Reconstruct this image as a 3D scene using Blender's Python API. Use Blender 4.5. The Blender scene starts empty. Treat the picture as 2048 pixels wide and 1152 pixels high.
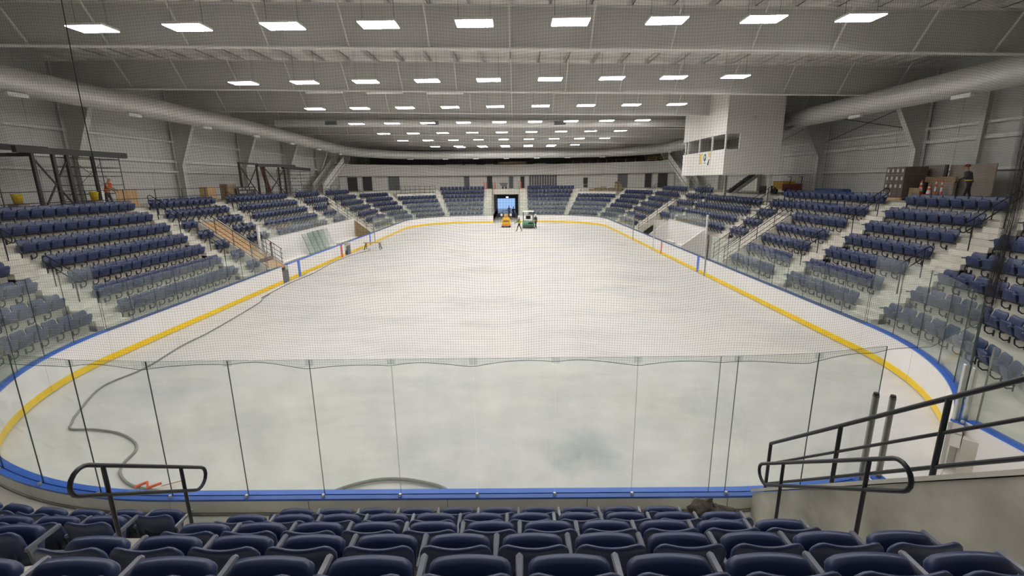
import bpy, math, random
from mathutils import Vector, Matrix
random.seed(11)
sc = bpy.context.scene
C = sc.collection
R = math.radians

# ------------------------------------------------------------------ camera, world, exposure
CAM = Vector((1.1047, -6.5186, 5.9283))
YAW, PITCH, ROLL, FPX = -0.0071, 0.2287, -0.0119, 920.79
def cam_axes():
    cy, sy, cp, sp = math.cos(YAW), math.sin(YAW), math.cos(PITCH), math.sin(PITCH)
    f = Vector((sy*cp, cy*cp, -sp)); r = Vector((cy, -sy, 0)); u = r.cross(f)
    cr, sr = math.cos(ROLL), math.sin(ROLL)
    return r*cr + u*sr, u*cr - r*sr, f
CR, CU, CF = cam_axes()
cd = bpy.data.cameras.new('camera'); cam = bpy.data.objects.new('camera', cd); C.objects.link(cam)
cd.sensor_width = 36.0; cd.lens = FPX/2048*36.0; cd.clip_start = 0.05; cd.clip_end = 400
cam.matrix_world = Matrix(((CR.x, CU.x, -CF.x, CAM.x), (CR.y, CU.y, -CF.y, CAM.y), (CR.z, CU.z, -CF.z, CAM.z), (0, 0, 0, 1)))
sc.camera = cam
w = bpy.data.worlds.new('world'); sc.world = w; w.use_nodes = True
bg = w.node_tree.nodes['Background']; bg.inputs[0].default_value = (0.36, 0.57, 0.97, 1); bg.inputs[1].default_value = 1.0
vs = sc.view_settings
vs.view_transform = 'Standard'; vs.look = 'None'; vs.gamma = 1.0; vs.use_curve_mapping = False
vs.exposure = 0.0
LAMP_STRENGTH = 48.0
sc.cycles.max_bounces = 6; sc.cycles.diffuse_bounces = 4; sc.cycles.glossy_bounces = 2; sc.cycles.use_adaptive_sampling = True; sc.cycles.adaptive_threshold = 0.03
sc.cycles.transparent_max_bounces = 24; sc.cycles.caustics_reflective = False; sc.cycles.caustics_refractive = False
sc.cycles.use_denoising = True

# ------------------------------------------------------------------ materials
def new_mat(name):
    m = bpy.data.materials.new(name); m.use_nodes = True
    return m, m.node_tree.nodes, m.node_tree.links
def mat(name, col, rough=0.6, metal=0.0, scale=6.0, amt=0.12, bump=0.0, spec=0.5, stretch=None):
    m, n, l = new_mat(name)
    b = n['Principled BSDF']; b.inputs['Roughness'].default_value = rough; b.inputs['Metallic'].default_value = metal
    b.inputs['Specular IOR Level'].default_value = spec
    tc = n.new('ShaderNodeTexCoord'); nz = n.new('ShaderNodeTexNoise')
    nz.inputs['Scale'].default_value = scale; nz.inputs['Detail'].default_value = 5
    src = tc.outputs['Object']
    if stretch:
        mp = n.new('ShaderNodeMapping'); mp.inputs['Scale'].default_value = stretch; l.new(src, mp.inputs[0]); src = mp.outputs[0]
    l.new(src, nz.inputs['Vector'])
    mr = n.new('ShaderNodeMapRange'); mr.inputs[1].default_value = 0.3; mr.inputs[2].default_value = 0.7
    mr.inputs[3].default_value = 1-amt; mr.inputs[4].default_value = 1+amt*0.6
    l.new(nz.outputs['Fac'], mr.inputs[0])
    mx = n.new('ShaderNodeMix'); mx.data_type = 'RGBA'; mx.blend_type = 'MULTIPLY'; mx.inputs[0].default_value = 1
    mx.inputs[6].default_value = (*col, 1); l.new(mr.outputs[0], mx.inputs[7]); l.new(mx.outputs[2], b.inputs['Base Color'])
    if bump:
        bp = n.new('ShaderNodeBump'); bp.inputs['Strength'].default_value = bump; bp.inputs['Distance'].default_value = 0.02
        l.new(nz.outputs['Fac'], bp.inputs['Height']); l.new(bp.outputs[0], b.inputs['Normal'])
    return m
def emit(name, col, s):
    m, n, l = new_mat(name); n.remove(n['Principled BSDF'])
    e = n.new('ShaderNodeEmission'); e.inputs[0].default_value = (*col, 1); e.inputs[1].default_value = s
    l.new(e.outputs[0], n['Material Output'].inputs[0]); return m
def glass_mat(name, tint, haze, hazecol):
    m, n, l = new_mat(name); n.remove(n['Principled BSDF'])
    t = n.new('ShaderNodeBsdfTransparent'); t.inputs[0].default_value = (*tint, 1)
    g = n.new('ShaderNodeBsdfGlossy'); g.inputs['Roughness'].default_value = 0.02
    d = n.new('ShaderNodeBsdfDiffuse'); d.inputs[0].default_value = (*hazecol, 1)
    fr = n.new('ShaderNodeFresnel'); fr.inputs[0].default_value = 1.5
    nz = n.new('ShaderNodeTexNoise'); nz.inputs['Scale'].default_value = 2.0
    tc = n.new('ShaderNodeTexCoord'); l.new(tc.outputs['Object'], nz.inputs['Vector'])
    mu = n.new('ShaderNodeMath'); mu.operation = 'MULTIPLY'; mu.inputs[1].default_value = haze*2; l.new(nz.outputs['Fac'], mu.inputs[0])
    a = n.new('ShaderNodeMixShader'); l.new(mu.outputs[0], a.inputs[0]); l.new(t.outputs[0], a.inputs[1]); l.new(d.outputs[0], a.inputs[2])  # diffuse share stands in for reflections washing out what lies behind
    ge = n.new('ShaderNodeNewGeometry'); iv = n.new('ShaderNodeMath'); iv.operation = 'SUBTRACT'; iv.inputs[0].default_value = 1.0; l.new(ge.outputs['Backfacing'], iv.inputs[1])
    fm = n.new('ShaderNodeMath'); fm.operation = 'MULTIPLY'; l.new(fr.outputs[0], fm.inputs[0]); l.new(iv.outputs[0], fm.inputs[1])
    b = n.new('ShaderNodeMixShader'); l.new(fm.outputs[0], b.inputs[0]); l.new(a.outputs[0], b.inputs[1]); l.new(g.outputs[0], b.inputs[2])
    l.new(b.outputs[0], n['Material Output'].inputs[0]); return m

M = {}
def slab_mat():
    m, n, l = new_mat('rink concrete'); b = n['Principled BSDF']
    b.inputs['Roughness'].default_value = 0.55; b.inputs['Specular IOR Level'].default_value = 0.25
    tc = n.new('ShaderNodeTexCoord')
    def noise(sc_, det, st):
        mp = n.new('ShaderNodeMapping'); mp.inputs['Scale'].default_value = st; l.new(tc.outputs['Object'], mp.inputs[0])
        z = n.new('ShaderNodeTexNoise'); z.inputs['Scale'].default_value = sc_; z.inputs['Detail'].default_value = det; z.inputs['Roughness'].default_value = 0.62
        l.new(mp.outputs[0], z.inputs['Vector']); return z
    def ramp(src, p0, c0, p1, c1):
        r = n.new('ShaderNodeValToRGB'); r.color_ramp.elements[0].position = p0; r.color_ramp.elements[0].color = (*c0, 1)
        r.color_ramp.elements[1].position = p1; r.color_ramp.elements[1].color = (*c1, 1); l.new(src, r.inputs[0]); return r
    def mix(f, a, c, mode='MIX'):
        x = n.new('ShaderNodeMix'); x.data_type = 'RGBA'; x.blend_type = mode
        if isinstance(f, float): x.inputs[0].default_value = f
        else: l.new(f, x.inputs[0])
        for v, i in ((a, 6), (c, 7)):
            if isinstance(v, tuple): x.inputs[i].default_value = (*v, 1)
            else: l.new(v, x.inputs[i])
        return x.outputs[2]
    a = noise(0.35, 8, (0.55, 1, 1)); c = noise(0.22, 6, (1, 0.7, 1)); d = noise(1.6, 9, (0.5, 1, 1)); e = noise(26, 3, (1, 1, 1))
    base = mix(ramp(c.outputs['Fac'], 0.46, (0, 0, 0), 0.62, (1, 1, 1)).outputs[0], (0.61, 0.598, 0.592), (0.635, 0.615, 0.572))
    blot = ramp(a.outputs['Fac'], 0.34, (0.81, 0.825, 0.83), 0.50, (1, 1, 1)).outputs[0]
    base = mix(0.75, base, blot, 'MULTIPLY')
    base = mix(0.5, base, ramp(d.outputs['Fac'], 0.3, (0.86, 0.87, 0.87), 0.65, (1.05, 1.05, 1.04)).outputs[0], 'MULTIPLY')
    vd = n.new('ShaderNodeVectorMath'); vd.operation = 'DISTANCE'; vd.inputs[1].default_value = (2.55, 2.75, 0)
    ns = noise(0.9, 6, (1, 0.8, 1)); wp = n.new('ShaderNodeVectorMath'); wp.operation = 'MULTIPLY_ADD'; wp.inputs[1].default_value = (2.2, 2.2, 0); l.new(ns.outputs['Color'], wp.inputs[0]); l.new(tc.outputs['Object'], wp.inputs[2])
    sb = n.new('ShaderNodeVectorMath'); sb.operation = 'SUBTRACT'; sb.inputs[1].default_value = (1.1, 1.1, 0); l.new(wp.outputs[0], sb.inputs[0]); l.new(sb.outputs[0], vd.inputs[0])
    st = n.new('ShaderNodeMapRange'); st.inputs[1].default_value = 0.25; st.inputs[2].default_value = 1.0; l.new(vd.outputs['Value'], st.inputs[0])
    base = mix(1.0, base, ramp(st.outputs[0], 0.0, (0.70, 0.74, 0.75), 1.0, (1, 1, 1)).outputs[0], 'MULTIPLY')
    base = mix(0.18, base, e.outputs['Fac'], 'OVERLAY')
    l.new(base, b.inputs['Base Color']); return m
M['slab'] = slab_mat()
M['concrete'] = mat('stand concrete', (0.60, 0.58, 0.515), 0.85, 0, 1.7, 0.16, 0.05, 0.2)
M['concrete_lt'] = mat('step concrete', (0.66, 0.635, 0.565), 0.85, 0, 2.3, 0.14, 0.05, 0.2)
M['concrete_wall'] = mat('cast wall concrete', (0.54, 0.52, 0.455), 0.8, 0, 1.1, 0.48, 0.06, 0.2)
M['nosing'] = mat('yellowed nosing', (0.72, 0.70, 0.45), 0.8)
M['board'] = mat('white board plastic', (0.80, 0.78, 0.765), 0.35, 0, 0.8, 0.04)
M['board_back'] = mat('grey board frame', (0.84, 0.83, 0.78), 0.5, 0, 2.0, 0.08)
M['kick'] = mat('yellow kick plate', (0.88, 0.60, 0.008), 0.4, 0, 1.5, 0.06)
M['cap'] = mat('blue cap rail', (0.045, 0.15, 0.60), 0.35, 0, 2, 0.08)
M['cap_grey'] = mat('dark cap rail', (0.075, 0.125, 0.28), 0.4, 0, 2, 0.08)
M['red'] = mat('red stripe', (0.55, 0.05, 0.04), 0.45)
M['navy'] = mat('navy seat plastic', (0.030, 0.046, 0.125), 0.38, 0, 5, 0.10, 0, 0.5)
M['navy_back'] = mat('navy seat back plastic', (0.036, 0.052, 0.125), 0.34, 0, 5, 0.10, 0, 0.5)
M['arm'] = mat('armrest plastic', (0.15, 0.16, 0.205), 0.25, 0, 9, 0.1)
M['bracket'] = mat('black seat bracket', (0.012, 0.013, 0.02), 0.45)
M['rail'] = mat('black rail paint', (0.012, 0.014, 0.020), 0.32, 0, 8, 0.1)
M['steel_paint'] = mat('grey painted steel', (0.66, 0.65, 0.62), 0.55, 0, 0.8, 0.06)
M['steel_web'] = mat('grey rafter web', (0.56, 0.55, 0.525), 0.6, 0, 0.5, 0.07)
M['deck'] = mat('white roof liner', (0.74, 0.72, 0.69), 0.8, 0, 1.2, 0.1, 0, 0.2, (1, 0.15, 1))
M['wall'] = mat('insulated wall panel', (0.62, 0.615, 0.59), 0.55, 0, 0.6, 0.06, 0, 0.4, (1, 1, 6))
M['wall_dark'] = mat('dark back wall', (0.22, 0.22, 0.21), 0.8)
M['white_wall'] = mat('white gypsum', (0.70, 0.68, 0.645), 0.7, 0, 1.0, 0.04)
M['duct'] = mat('galvanised duct', (0.64, 0.63, 0.605), 0.42, 0.25, 3, 0.08, 0, 0.5, (1, 6, 1))
M['darksteel'] = mat('dark primer steel', (0.045, 0.044, 0.042), 0.6)
M['redsteel'] = mat('red primer steel', (0.14, 0.03, 0.022), 0.6)
M['scaff'] = mat('scaffold tube', (0.10, 0.10, 0.095), 0.5, 0.3)
M['silver'] = mat('bright metal', (0.62, 0.62, 0.60), 0.3, 0.8)
M['gunmetal'] = mat('dark metal post', (0.34, 0.34, 0.32), 0.32, 0.8)
M['wood'] = mat('plank wood', (0.56, 0.37, 0.20), 0.7, 0, 2.5, 0.2, 0.03, 0.3, (6, 1, 1))
M['plywood'] = mat('plywood', (0.30, 0.22, 0.13), 0.75, 0, 3, 0.2, 0, 0.3, (1, 5, 1))
M['osb'] = mat('grey plywood', (0.27, 0.235, 0.20), 0.75, 0, 3, 0.15)
M['carton'] = mat('brown carton', (0.13, 0.10, 0.085), 0.7, 0, 3, 0.15)
M['paper'] = mat('white paper label', (0.55, 0.53, 0.50), 0.8)
M['orange'] = mat('cone orange', (0.72, 0.09, 0.02), 0.5)
M['yellow'] = mat('machine yellow', (0.72, 0.40, 0.015), 0.4)
M['yellow_plastic'] = mat('yellow plastic', (0.70, 0.50, 0.03), 0.45)
M['green'] = mat('machine green', (0.07, 0.24, 0.11), 0.4)
M['green_dk'] = mat('machine dark green', (0.055, 0.10, 0.075), 0.5)
M['black'] = mat('black rubber', (0.012, 0.012, 0.013), 0.7)
M['white'] = mat('white paint', (0.75, 0.74, 0.72), 0.5)
M['door_dark'] = mat('dark doorway', (0.045, 0.042, 0.04), 0.7)  # flat dark fill carrying the shade inside open doorways
M['door_grey'] = mat('grey door', (0.13, 0.135, 0.14), 0.6)
M['hose'] = mat('grey hose', (0.24, 0.25, 0.225), 0.7)
M['cloth'] = mat('grey wool jacket', (0.105, 0.09, 0.072), 0.95, 0, 18, 0.5, 0.6)
M['net'] = mat('black net twine', (0.012, 0.012, 0.012), 0.9)
M['tarp'] = mat('blue tarp', (0.03, 0.07, 0.22), 0.6)
M['glass'] = glass_mat('arena glass', (0.95, 0.975, 0.965), 0.055, (0.58, 0.63, 0.61))
M['glass_edge'] = mat('glass edge', (0.035, 0.055, 0.05), 0.3)
M['skin'] = mat('skin', (0.42, 0.24, 0.17), 0.6)
M['lens'] = emit('lamp lens', (1.0, 0.972, 0.94), LAMP_STRENGTH)
M['shop_light'] = emit('work light', (1, 0.97, 0.9), 9.0)

# ------------------------------------------------------------------ mesh helpers
class MB:
    def __init__(s): s.v = []; s.f = []; s.mi = []; s.sm = []
    def add(s, vs_, fs, mi=0, sm=False):
        o = len(s.v); s.v += [tuple(p) for p in vs_]
        for f in fs: s.f.append(tuple(i+o for i in f)); s.mi.append(mi); s.sm.append(sm)
        return s
    def box(s, x0, x1, y0, y1, z0, z1, mi=0):
        return s.hexa([(x0, y0, z0), (x1, y0, z0), (x1, y1, z0), (x0, y1, z0), (x0, y0, z1), (x1, y0, z1), (x1, y1, z1), (x0, y1, z1)], mi)
    def hexa(s, p, mi=0):
        return s.add(p, [(0, 3, 2, 1), (4, 5, 6, 7), (0, 1, 5, 4), (1, 2, 6, 5), (2, 3, 7, 6), (3, 0, 4, 7)], mi)
    def rbox(s, x0, x1, y0, y1, z0, z1, b=0.02, mi=0):
        # chamfered box
        b = min(b, (x1-x0)/2.01, (y1-y0)/2.01, (z1-z0)/2.01)
        ring = lambda i, z: [(x0+i+b, y0+i, z), (x1-i-b, y0+i, z), (x1-i, y0+i+b, z), (x1-i, y1-i-b, z), (x1-i-b, y1-i, z), (x0+i+b, y1-i, z), (x0+i, y1-i-b, z), (x0+i, y0+i+b, z)]
        v = ring(b*0.5, z0)+ring(0, z0+b)+ring(0, z1-b)+ring(b*0.5, z1); f = []
        for k in range(3):
            for i in range(8): j = (i+1) % 8; f.append((k*8+i, k*8+j, k*8+8+j, k*8+8+i))
        f.append(tuple(range(7, -1, -1))); f.append(tuple(range(24, 32)))
        return s.add(v, f, mi)
    def bar(s, a, b, wx, wz, mi=0, up=(0, 0, 1)):
        a = Vector(a); b = Vector(b); d = (b-a).normalized(); u = Vector(up)
        if abs(d.dot(u)) > 0.98: u = Vector((0, 1, 0))
        r = d.cross(u).normalized()*wx/2; t = r.cross(d).normalized()*wz/2
        return s.hexa([a-r-t, a+r-t, b+r-t, b-r-t, a-r+t, a+r+t, b+r+t, b-r+t], mi)
    def tube(s, pts, r, n=8, closed=False, mi=0, cap=True):
        pts = [Vector(p) for p in pts]; N = len(pts); v = []; prev = None
        for i, p in enumerate(pts):
            a = pts[(i-1) % N] if (closed or i > 0) else p; b = pts[(i+1) % N] if (closed or i < N-1) else p
            t = (b-a).normalized()
            if prev is None:
                u = Vector((0, 0, 1)) if abs(t.z) < 0.9 else Vector((1, 0, 0)); prev = (u-t*u.dot(t)).normalized()
            else:
                q = prev-t*prev.dot(t); prev = q.normalized() if q.length > 1e-6 else prev
            o = t.cross(prev)
            rr = r[i] if isinstance(r, (list, tuple)) else r
            v += [p+prev*rr*math.cos(2*math.pi*k/n)+o*rr*math.sin(2*math.pi*k/n) for k in range(n)]
        f = []
        for i in range(N if closed else N-1):
            j = (i+1) % N
            for k in range(n): m_ = (k+1) % n; f.append((i*n+k, i*n+m_, j*n+m_, j*n+k))
        s.add(v, f, mi, True)
        if cap and not closed: s.add([v[k] for k in range(n)], [tuple(range(n-1, -1, -1))], mi); s.add([v[(N-1)*n+k] for k in range(n)], [tuple(range(n))], mi)
        return s
    def cyl(s, x, y, z0, z1, r0, r1=None, n=16, mi=0): return s.tube([(x, y, z0), (x, y, z1)], [r0, r0 if r1 is None else r1], n, mi=mi)
    def lathe(s, x, y, prof, n=16, mi=0):
        v = []; f = []
        for r, z in prof: v += [(x+r*math.cos(2*math.pi*k/n), y+r*math.sin(2*math.pi*k/n), z) for k in range(n)]
        for i in range(len(prof)-1):
            for k in range(n): m_ = (k+1) % n; f.append((i*n+k, i*n+m_, (i+1)*n+m_, (i+1)*n+k))
        return s.add(v, f, mi, True)
    def prism(s, poly, a, b, axis='z', mi=0):
        # poly: 2d points, extruded between a and b along axis
        def P(p, t): return (p[0], p[1], t) if axis == 'z' else ((p[0], t, p[1]) if axis == 'y' else (t, p[0], p[1]))
        n = len(poly); v = [P(p, a) for p in poly]+[P(p, b) for p in poly]
        f = [tuple(range(n-1, -1, -1)), tuple(range(n, 2*n))]+[(i, (i+1) % n, n+(i+1) % n, n+i) for i in range(n)]
        return s.add(v, f, mi)
    def mesh(s, name, mats):
        me = bpy.data.meshes.new(name); me.from_pydata(s.v, [], s.f)
        for m_ in (mats if isinstance(mats, (list, tuple)) else [mats]): me.materials.append(M[m_])
        me.polygons.foreach_set('material_index', s.mi); me.polygons.foreach_set('use_smooth', s.sm); me.update()
        return me
    def build(s, name, mats, parent=None):
        if parent is not None and 'at' not in s.__dict__:
            o = parent_origin(parent)
            if o.length > 0: s.v = [(x-o.x, y-o.y, z-o.z) for x, y, z in s.v]
        ob = bpy.data.objects.new(name, s.mesh(name, mats)); C.objects.link(ob)
        if parent is not None: ob.parent = parent
        return ob
def parent_origin(p):
    o = Vector((0, 0, 0))
    while p is not None: o += p.location; p = p.parent
    return o
def tag(o, label=None, cat=None, group=None, kind=None):
    if label: o['label'] = label
    if cat: o['category'] = cat
    if group: o['group'] = group
    if kind: o['kind'] = kind
    return o
def thing(name, label, cat, loc=(0, 0, 0), group=None, kind=None, rz=0):
    o = bpy.data.objects.new(name, None); o.empty_display_size = 0.2; C.objects.link(o)
    o.location = loc; o.rotation_euler.z = rz
    return tag(o, label, cat, group, kind)
def copy_tree(o, parent=None):
    c = o.copy(); C.objects.link(c); c.parent = parent
    for ch in list(o.children): copy_tree(ch, c)
    return c
def struct(name, mb, m): return tag(mb.build(name, m), kind='structure')

# ------------------------------------------------------------------ the rink outline and its offsets
W2, LEN, RC = 12.95, 60.96, 8.53
XC, Y0, Y1 = W2-RC, RC, LEN-RC
SN, SA, SS = 2*XC, RC*math.pi/2, Y1-Y0
SEG = [('N', SN), ('NR', SA), ('R', SS), ('FR', SA), ('F', SN), ('FL', SA), ('L', SS), ('NL', SA)]
OFF = {}; _t = 0.0
for _n, _l in SEG: OFF[_n] = _t; _t += _l
TOT = _t
def pt(s, d):
    s %= TOT
    for n, l in SEG:
        if s <= l+1e-9: break
        s -= l
    a = s/RC; q = RC+d; c, i = math.cos(a), math.sin(a)
    if n == 'N': return -XC+s, -d, 0.0, -1.0
    if n == 'NR': return XC+q*i, Y0-q*c, i, -c
    if n == 'R': return W2+d, Y0+s, 1.0, 0.0
    if n == 'FR': return XC+q*c, Y1+q*i, c, i
    if n == 'F': return XC-s, LEN+d, 0.0, 1.0
    if n == 'FL': return -XC-q*i, Y1+q*c, -i, c
    if n == 'L': return -W2-d, Y1-s, -1.0, 0.0
    return -XC-q*c, Y0-q*i, -c, -i
sN = lambda x: OFF['N']+x+XC
sR = lambda y: OFF['R']+y-Y0
sF = lambda x: OFF['F']+XC-x
sL = lambda y: OFF['L']+Y1-y
arc = lambda n, deg: OFF[n]+RC*R(deg)
def samples(s0, s1, step=0.35):
    out = [s0]; cur = s0
    br = sorted([OFF[n]+k*TOT for n in OFF for k in (-1, 0, 1, 2)])
    while cur < s1-1e-6:
        nb = min([b for b in br if b > cur+1e-6]+[s1]); nb = min(nb, s1)
        seg = [n for n in OFF if OFF[n] <= ((cur+nb)/2) % TOT+1e-9]; nm = max(seg, key=lambda q: OFF[q])
        k = max(1, int(math.ceil((nb-cur)/step))) if len(nm) == 2 else 1
        out += [cur+(nb-cur)*(i+1)/k for i in range(k)]; cur = nb
    return out
def sweep(mb, s0, s1, d0, d1, z0, z1, mi=0, step=0.35):
    S = samples(s0, s1, step); v = []; f = []
    for s in S:
        a = pt(s, d0); b = pt(s, d1)
        v += [(a[0], a[1], z0), (b[0], b[1], z0), (b[0], b[1], z1), (a[0], a[1], z1)]
    for i in range(len(S)-1):
        o = i*4
        for k in range(4): m_ = (k+1) % 4; f.append((o+k, o+m_, o+4+m_, o+4+k))
    f += [(3, 2, 1, 0), (len(S)*4-4, len(S)*4-3, len(S)*4-2, len(S)*4-1)]
    return mb.add(v, f, mi)
def spans(holes):
    hs = []
    for a, b in holes:
        if b > TOT: hs += [(a, TOT), (0, b-TOT)]
        else: hs.append((a, b))
    hs.sort(); out = []; cur = 0.0
    for a, b in hs:
        if a > cur+0.02: out.append((cur, a))
        cur = max(cur, b)
    if cur < TOT-0.02: out.append((cur, TOT))
    return out

# seat rows: reference line (front of the tipped-up seat), floor height, tread edges
NROW = 7; TREAD, RISE, Z00 = 0.83, 0.583, 0.79
dref = lambda k: 1.0+TREAD*k
zrow = lambda k: Z00+RISE*k
dnose = lambda k: dref(k)-0.48
ZC = 4.72                                    # concourse level
WX, WYN, WYF = 24.2, -13.0, 82.0             # building walls
zroof = lambda x: 12.38-0.0205*(x-1.1)
zfl = lambda x: 10.66-0.0205*(x-1.1)

# ------------------------------------------------------------------ shell
o = struct('floor', MB().box(-WX, WX, WYN, WYF+14, -0.3, -0.012), 'concrete')
m_ = MB(); ring = [pt(s, 0.05) for s in samples(0, TOT-1e-4, 0.5)]
m_.prism([(p[0], p[1]) for p in ring[:-1]], -0.3, 0.0)
struct('floor_rink', m_, 'slab')
struct('ceiling', MB().hexa([(-WX, WYN, zroof(-WX)), (WX, WYN, zroof(WX)), (WX, WYF, zroof(WX)), (-WX, WYF, zroof(-WX)), (-WX, WYN, zroof(-WX)+.3), (WX, WYN, zroof(WX)+.3), (WX, WYF, zroof(WX)+.3), (-WX, WYF, zroof(-WX)+.3)]), 'deck')
for side, sx in (('left', -1), ('right', 1)):
    wl = thing('wall_'+side, None, None, kind='structure')
    for i in range(24):                     # wall panels about 4 m wide with recessed joints
        y0 = WYN+i*3.96; MB().box(min(sx*WX, sx*(WX+.2)), max(sx*WX, sx*(WX+.2)), y0+.012, y0+3.948, -0.3, 13.4).build('panel', 'wall', wl)
    MB().box(min(sx*(WX+.03), sx*(WX+.2)), max(sx*(WX+.03), sx*(WX+.2)), WYN, WYF, -0.3, 13.4).build('backing', 'steel_paint', wl)
struct('wall_near', MB().box(-WX, WX, WYN-.2, WYN, -0.3, 13.4), 'wall')
m_ = MB(); m_.box(-WX, -2.05, WYF, WYF+.2, -0.3, 13.4); m_.box(1.25, WX, WYF, WYF+.2, -0.3, 13.4); m_.box(-2.05, 1.25, WYF, WYF+.2, 2.7, 13.4)
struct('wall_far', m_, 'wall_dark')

# ------------------------------------------------------------------ terraces
VOMX = 10.35
def vom_end(d): return arc('NR', math.degrees(math.asin((VOMX+.15-XC)/(RC+d))))
def holes(k):
    d = dref(k)
    h = [(sN(4.98), vom_end(d-.06)), (sF(1.75), sF(-2.1))]
    if k <= 4: h += [(sL(22.35), sL(20.45)), (sL(41.9), sL(39.6)), (sR(20.85), sR(22.45)), (sR(40.35), sR(42.4))]
    if k <= 1: h += [(sL(39.6), sL(22.35)), (sR(22.45), sR(40.35))]
    return h
for k in range(NROW):
    m_ = MB()
    for a, b in spans(holes(k)): sweep(m_, a, b, dnose(k) if k else 0.22, dnose(k+1), 0.0, zrow(k))
    struct('terrace', m_, 'concrete')
# concourse slab
m_ = MB(); v = []; f = []; S = samples(0, TOT, 0.5)
DC = dnose(7)
for s in S:
    p = pt(s, DC); t = 1e9
    for nn, lo, hi, q in ((p[2], -WX, WX, p[0]), (p[3], WYN, WYF, p[1])):
        if nn > 1e-6: t = min(t, (hi-q)/nn)
        elif nn < -1e-6: t = min(t, (lo-q)/nn)
    e = (p[0]+p[2]*t, p[1]+p[3]*t)
    v += [(p[0], p[1], ZC), (e[0], e[1], ZC), (e[0], e[1], ZC-.45), (p[0], p[1], ZC-.45)]
for i in range(len(S)-1):
    o = i*4
    f += [(o, o+1, o+5, o+4), (o+1, o+2, o+6, o+5), (o+2, o+3, o+7, o+6), (o+3, o, o+4, o+7)]
m_.add(v, f); struct('floor_concourse', m_, 'concrete')
m_ = MB()
for cx, cy in ((-1, -1), (1, -1), (-1, 1), (1, 1)):
    xx = sorted((cx*WX, cx*15.0)); yy = (WYN, -4.0) if cy < 0 else (66.0, WYF)
    m_.box(xx[0], xx[1], yy[0], yy[1], ZC-.4, ZC-.006)
struct('floor_corners', m_, 'concrete')
# the riser up from the top row to the concourse
# aisle stairs
def frame(s, d):
    x, y, nx, ny = pt(s, d); return Vector((x, y, 0)), Vector((nx, ny, 0)), Vector((-ny, nx, 0))
def aisle(s0, s1, k0, k1, top=True, nose=False):
    sm = (s0+s1)/2
    st = thing('aisle_stairs', None, None, kind='structure')
    for k in range(k0, k1+1+(1 if top else 0)):
        z0 = zrow(k-1); z1 = zrow(k) if k < 7 else ZC; dn = dnose(k)
        for j, fr in ((1, 1/3), (2, 2/3)):
            m_ = MB(); d0 = dn-0.56+0.28*(j-1)
            sweep(m_, s0+.03, s1-.03, d0, dn+.001, z0-.0, z0+(z1-z0)*fr)
            ob = m_.build('step', 'concrete_lt', st)
            if nose:
                n_ = MB(); sweep(n_, s0+.03, s1-.03, d0-.003, d0+.06, z0+(z1-z0)*fr-.03, z0+(z1-z0)*fr+.004); n_.build('nosing', 'nosing', ob)
    return st
AISLES = [(sN(-3.45), sN(-2.35), 1, 6, True, True), (sN(3.98), sN(4.72), 1, 6, True, False), (sR(9.2), sR(10.42), 1, 6), (sR(15.05), sR(16.15), 1, 6), (sR(24.9), sR(25.9), 3, 6), (sR(35.55), sR(36.1), 3, 6), (sR(50.6), sR(51.95), 1, 6),
          (sL(10.45), sL(9.25), 1, 6), (sL(19.2), sL(18.2), 1, 6), (sL(26.25), sL(25.0), 3, 6), (sL(36.7), sL(35.1), 3, 6), (sL(43.7), sL(42.05), 1, 6), (sL(52.2), sL(50.8), 1, 6),
          (arc('FR', 29), arc('FR', 33), 1, 6), (arc('FR', 62), arc('FR', 66), 1, 6), (arc('FL', 24), arc('FL', 28), 1, 6), (arc('FL', 57), arc('FL', 61), 1, 6), (sF(3.05), sF(1.8), 1, 6), (sF(-2.15), sF(-3.4), 1, 6)]
for a in AISLES: aisle(*a)

# ------------------------------------------------------------------ dasher boards
GATES = [(arc('NR', 16.6), arc('NR', 40.6)), (sL(21.5), sL(20.72)), (sL(32.6), sL(31.2)), (sF(1.6), sF(-1.97))]
BENCH = [(sL(31.2), sL(21.5)), (sL(39.5), sL(32.6))]
def board_run(label, a, b, cap='cap', group=None):
    db = thing('dasher_board', label, 'rink board', (*pt((a+b)/2, .1)[:2], 0), group)
    n = max(1, round((b-a)/2.44)); g = .006
    for i in range(n):
        s0 = a+(b-a)*i/n+g; s1 = a+(b-a)*(i+1)/n-g
        m_ = MB(); sweep(m_, s0, s1, 0.0, 0.03, 0.02, 1.04); p = m_.build('board_panel', 'board', db)
        m_ = MB(); sweep(m_, s0, s1, -0.012, 0.0, 0.03, 0.235); m_.build('kick_plate', 'kick', p)
        m_ = MB(); sweep(m_, s0, s1, 0.03, 0.06, 0.0, 0.5, 0); sweep(m_, s0, s1, 0.03, 0.2, 0.52, 0.80); sweep(m_, s0, s1, 0.03, 0.19, 0.82, 1.04); m_.build('frame', 'board_back', p)
        m_ = MB(); sweep(m_, s0-g, s1+g, -0.015, 0.10, 1.04, 1.075); sweep(m_, s0-g, s1+g, 0.115, 0.205, 1.035, 1.07); m_.build('cap_rail', cap, p)
    return db
def names_of(mid):
    for n in reversed([q for q, _ in SEG]):
        if OFF[n] <= mid % TOT: return n
SPLIT = sorted(set([OFF[n] for n in OFF]))
LBL = {'N': 'straight white rink board in front of the near seats', 'NR': 'curved white rink board at the open gate',
       'R': 'long straight white rink board along the press box side', 'FR': 'curved white rink board in the far corner on the press box side', 'F': 'white rink board beside the far tunnel opening',
       'FL': 'curved white rink board in the far corner on the stair side', 'L': 'long straight white rink board along the players bench side', 'NL': 'curved white rink board at the corner where the grey hose lies'}
WINGS = {}
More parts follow.
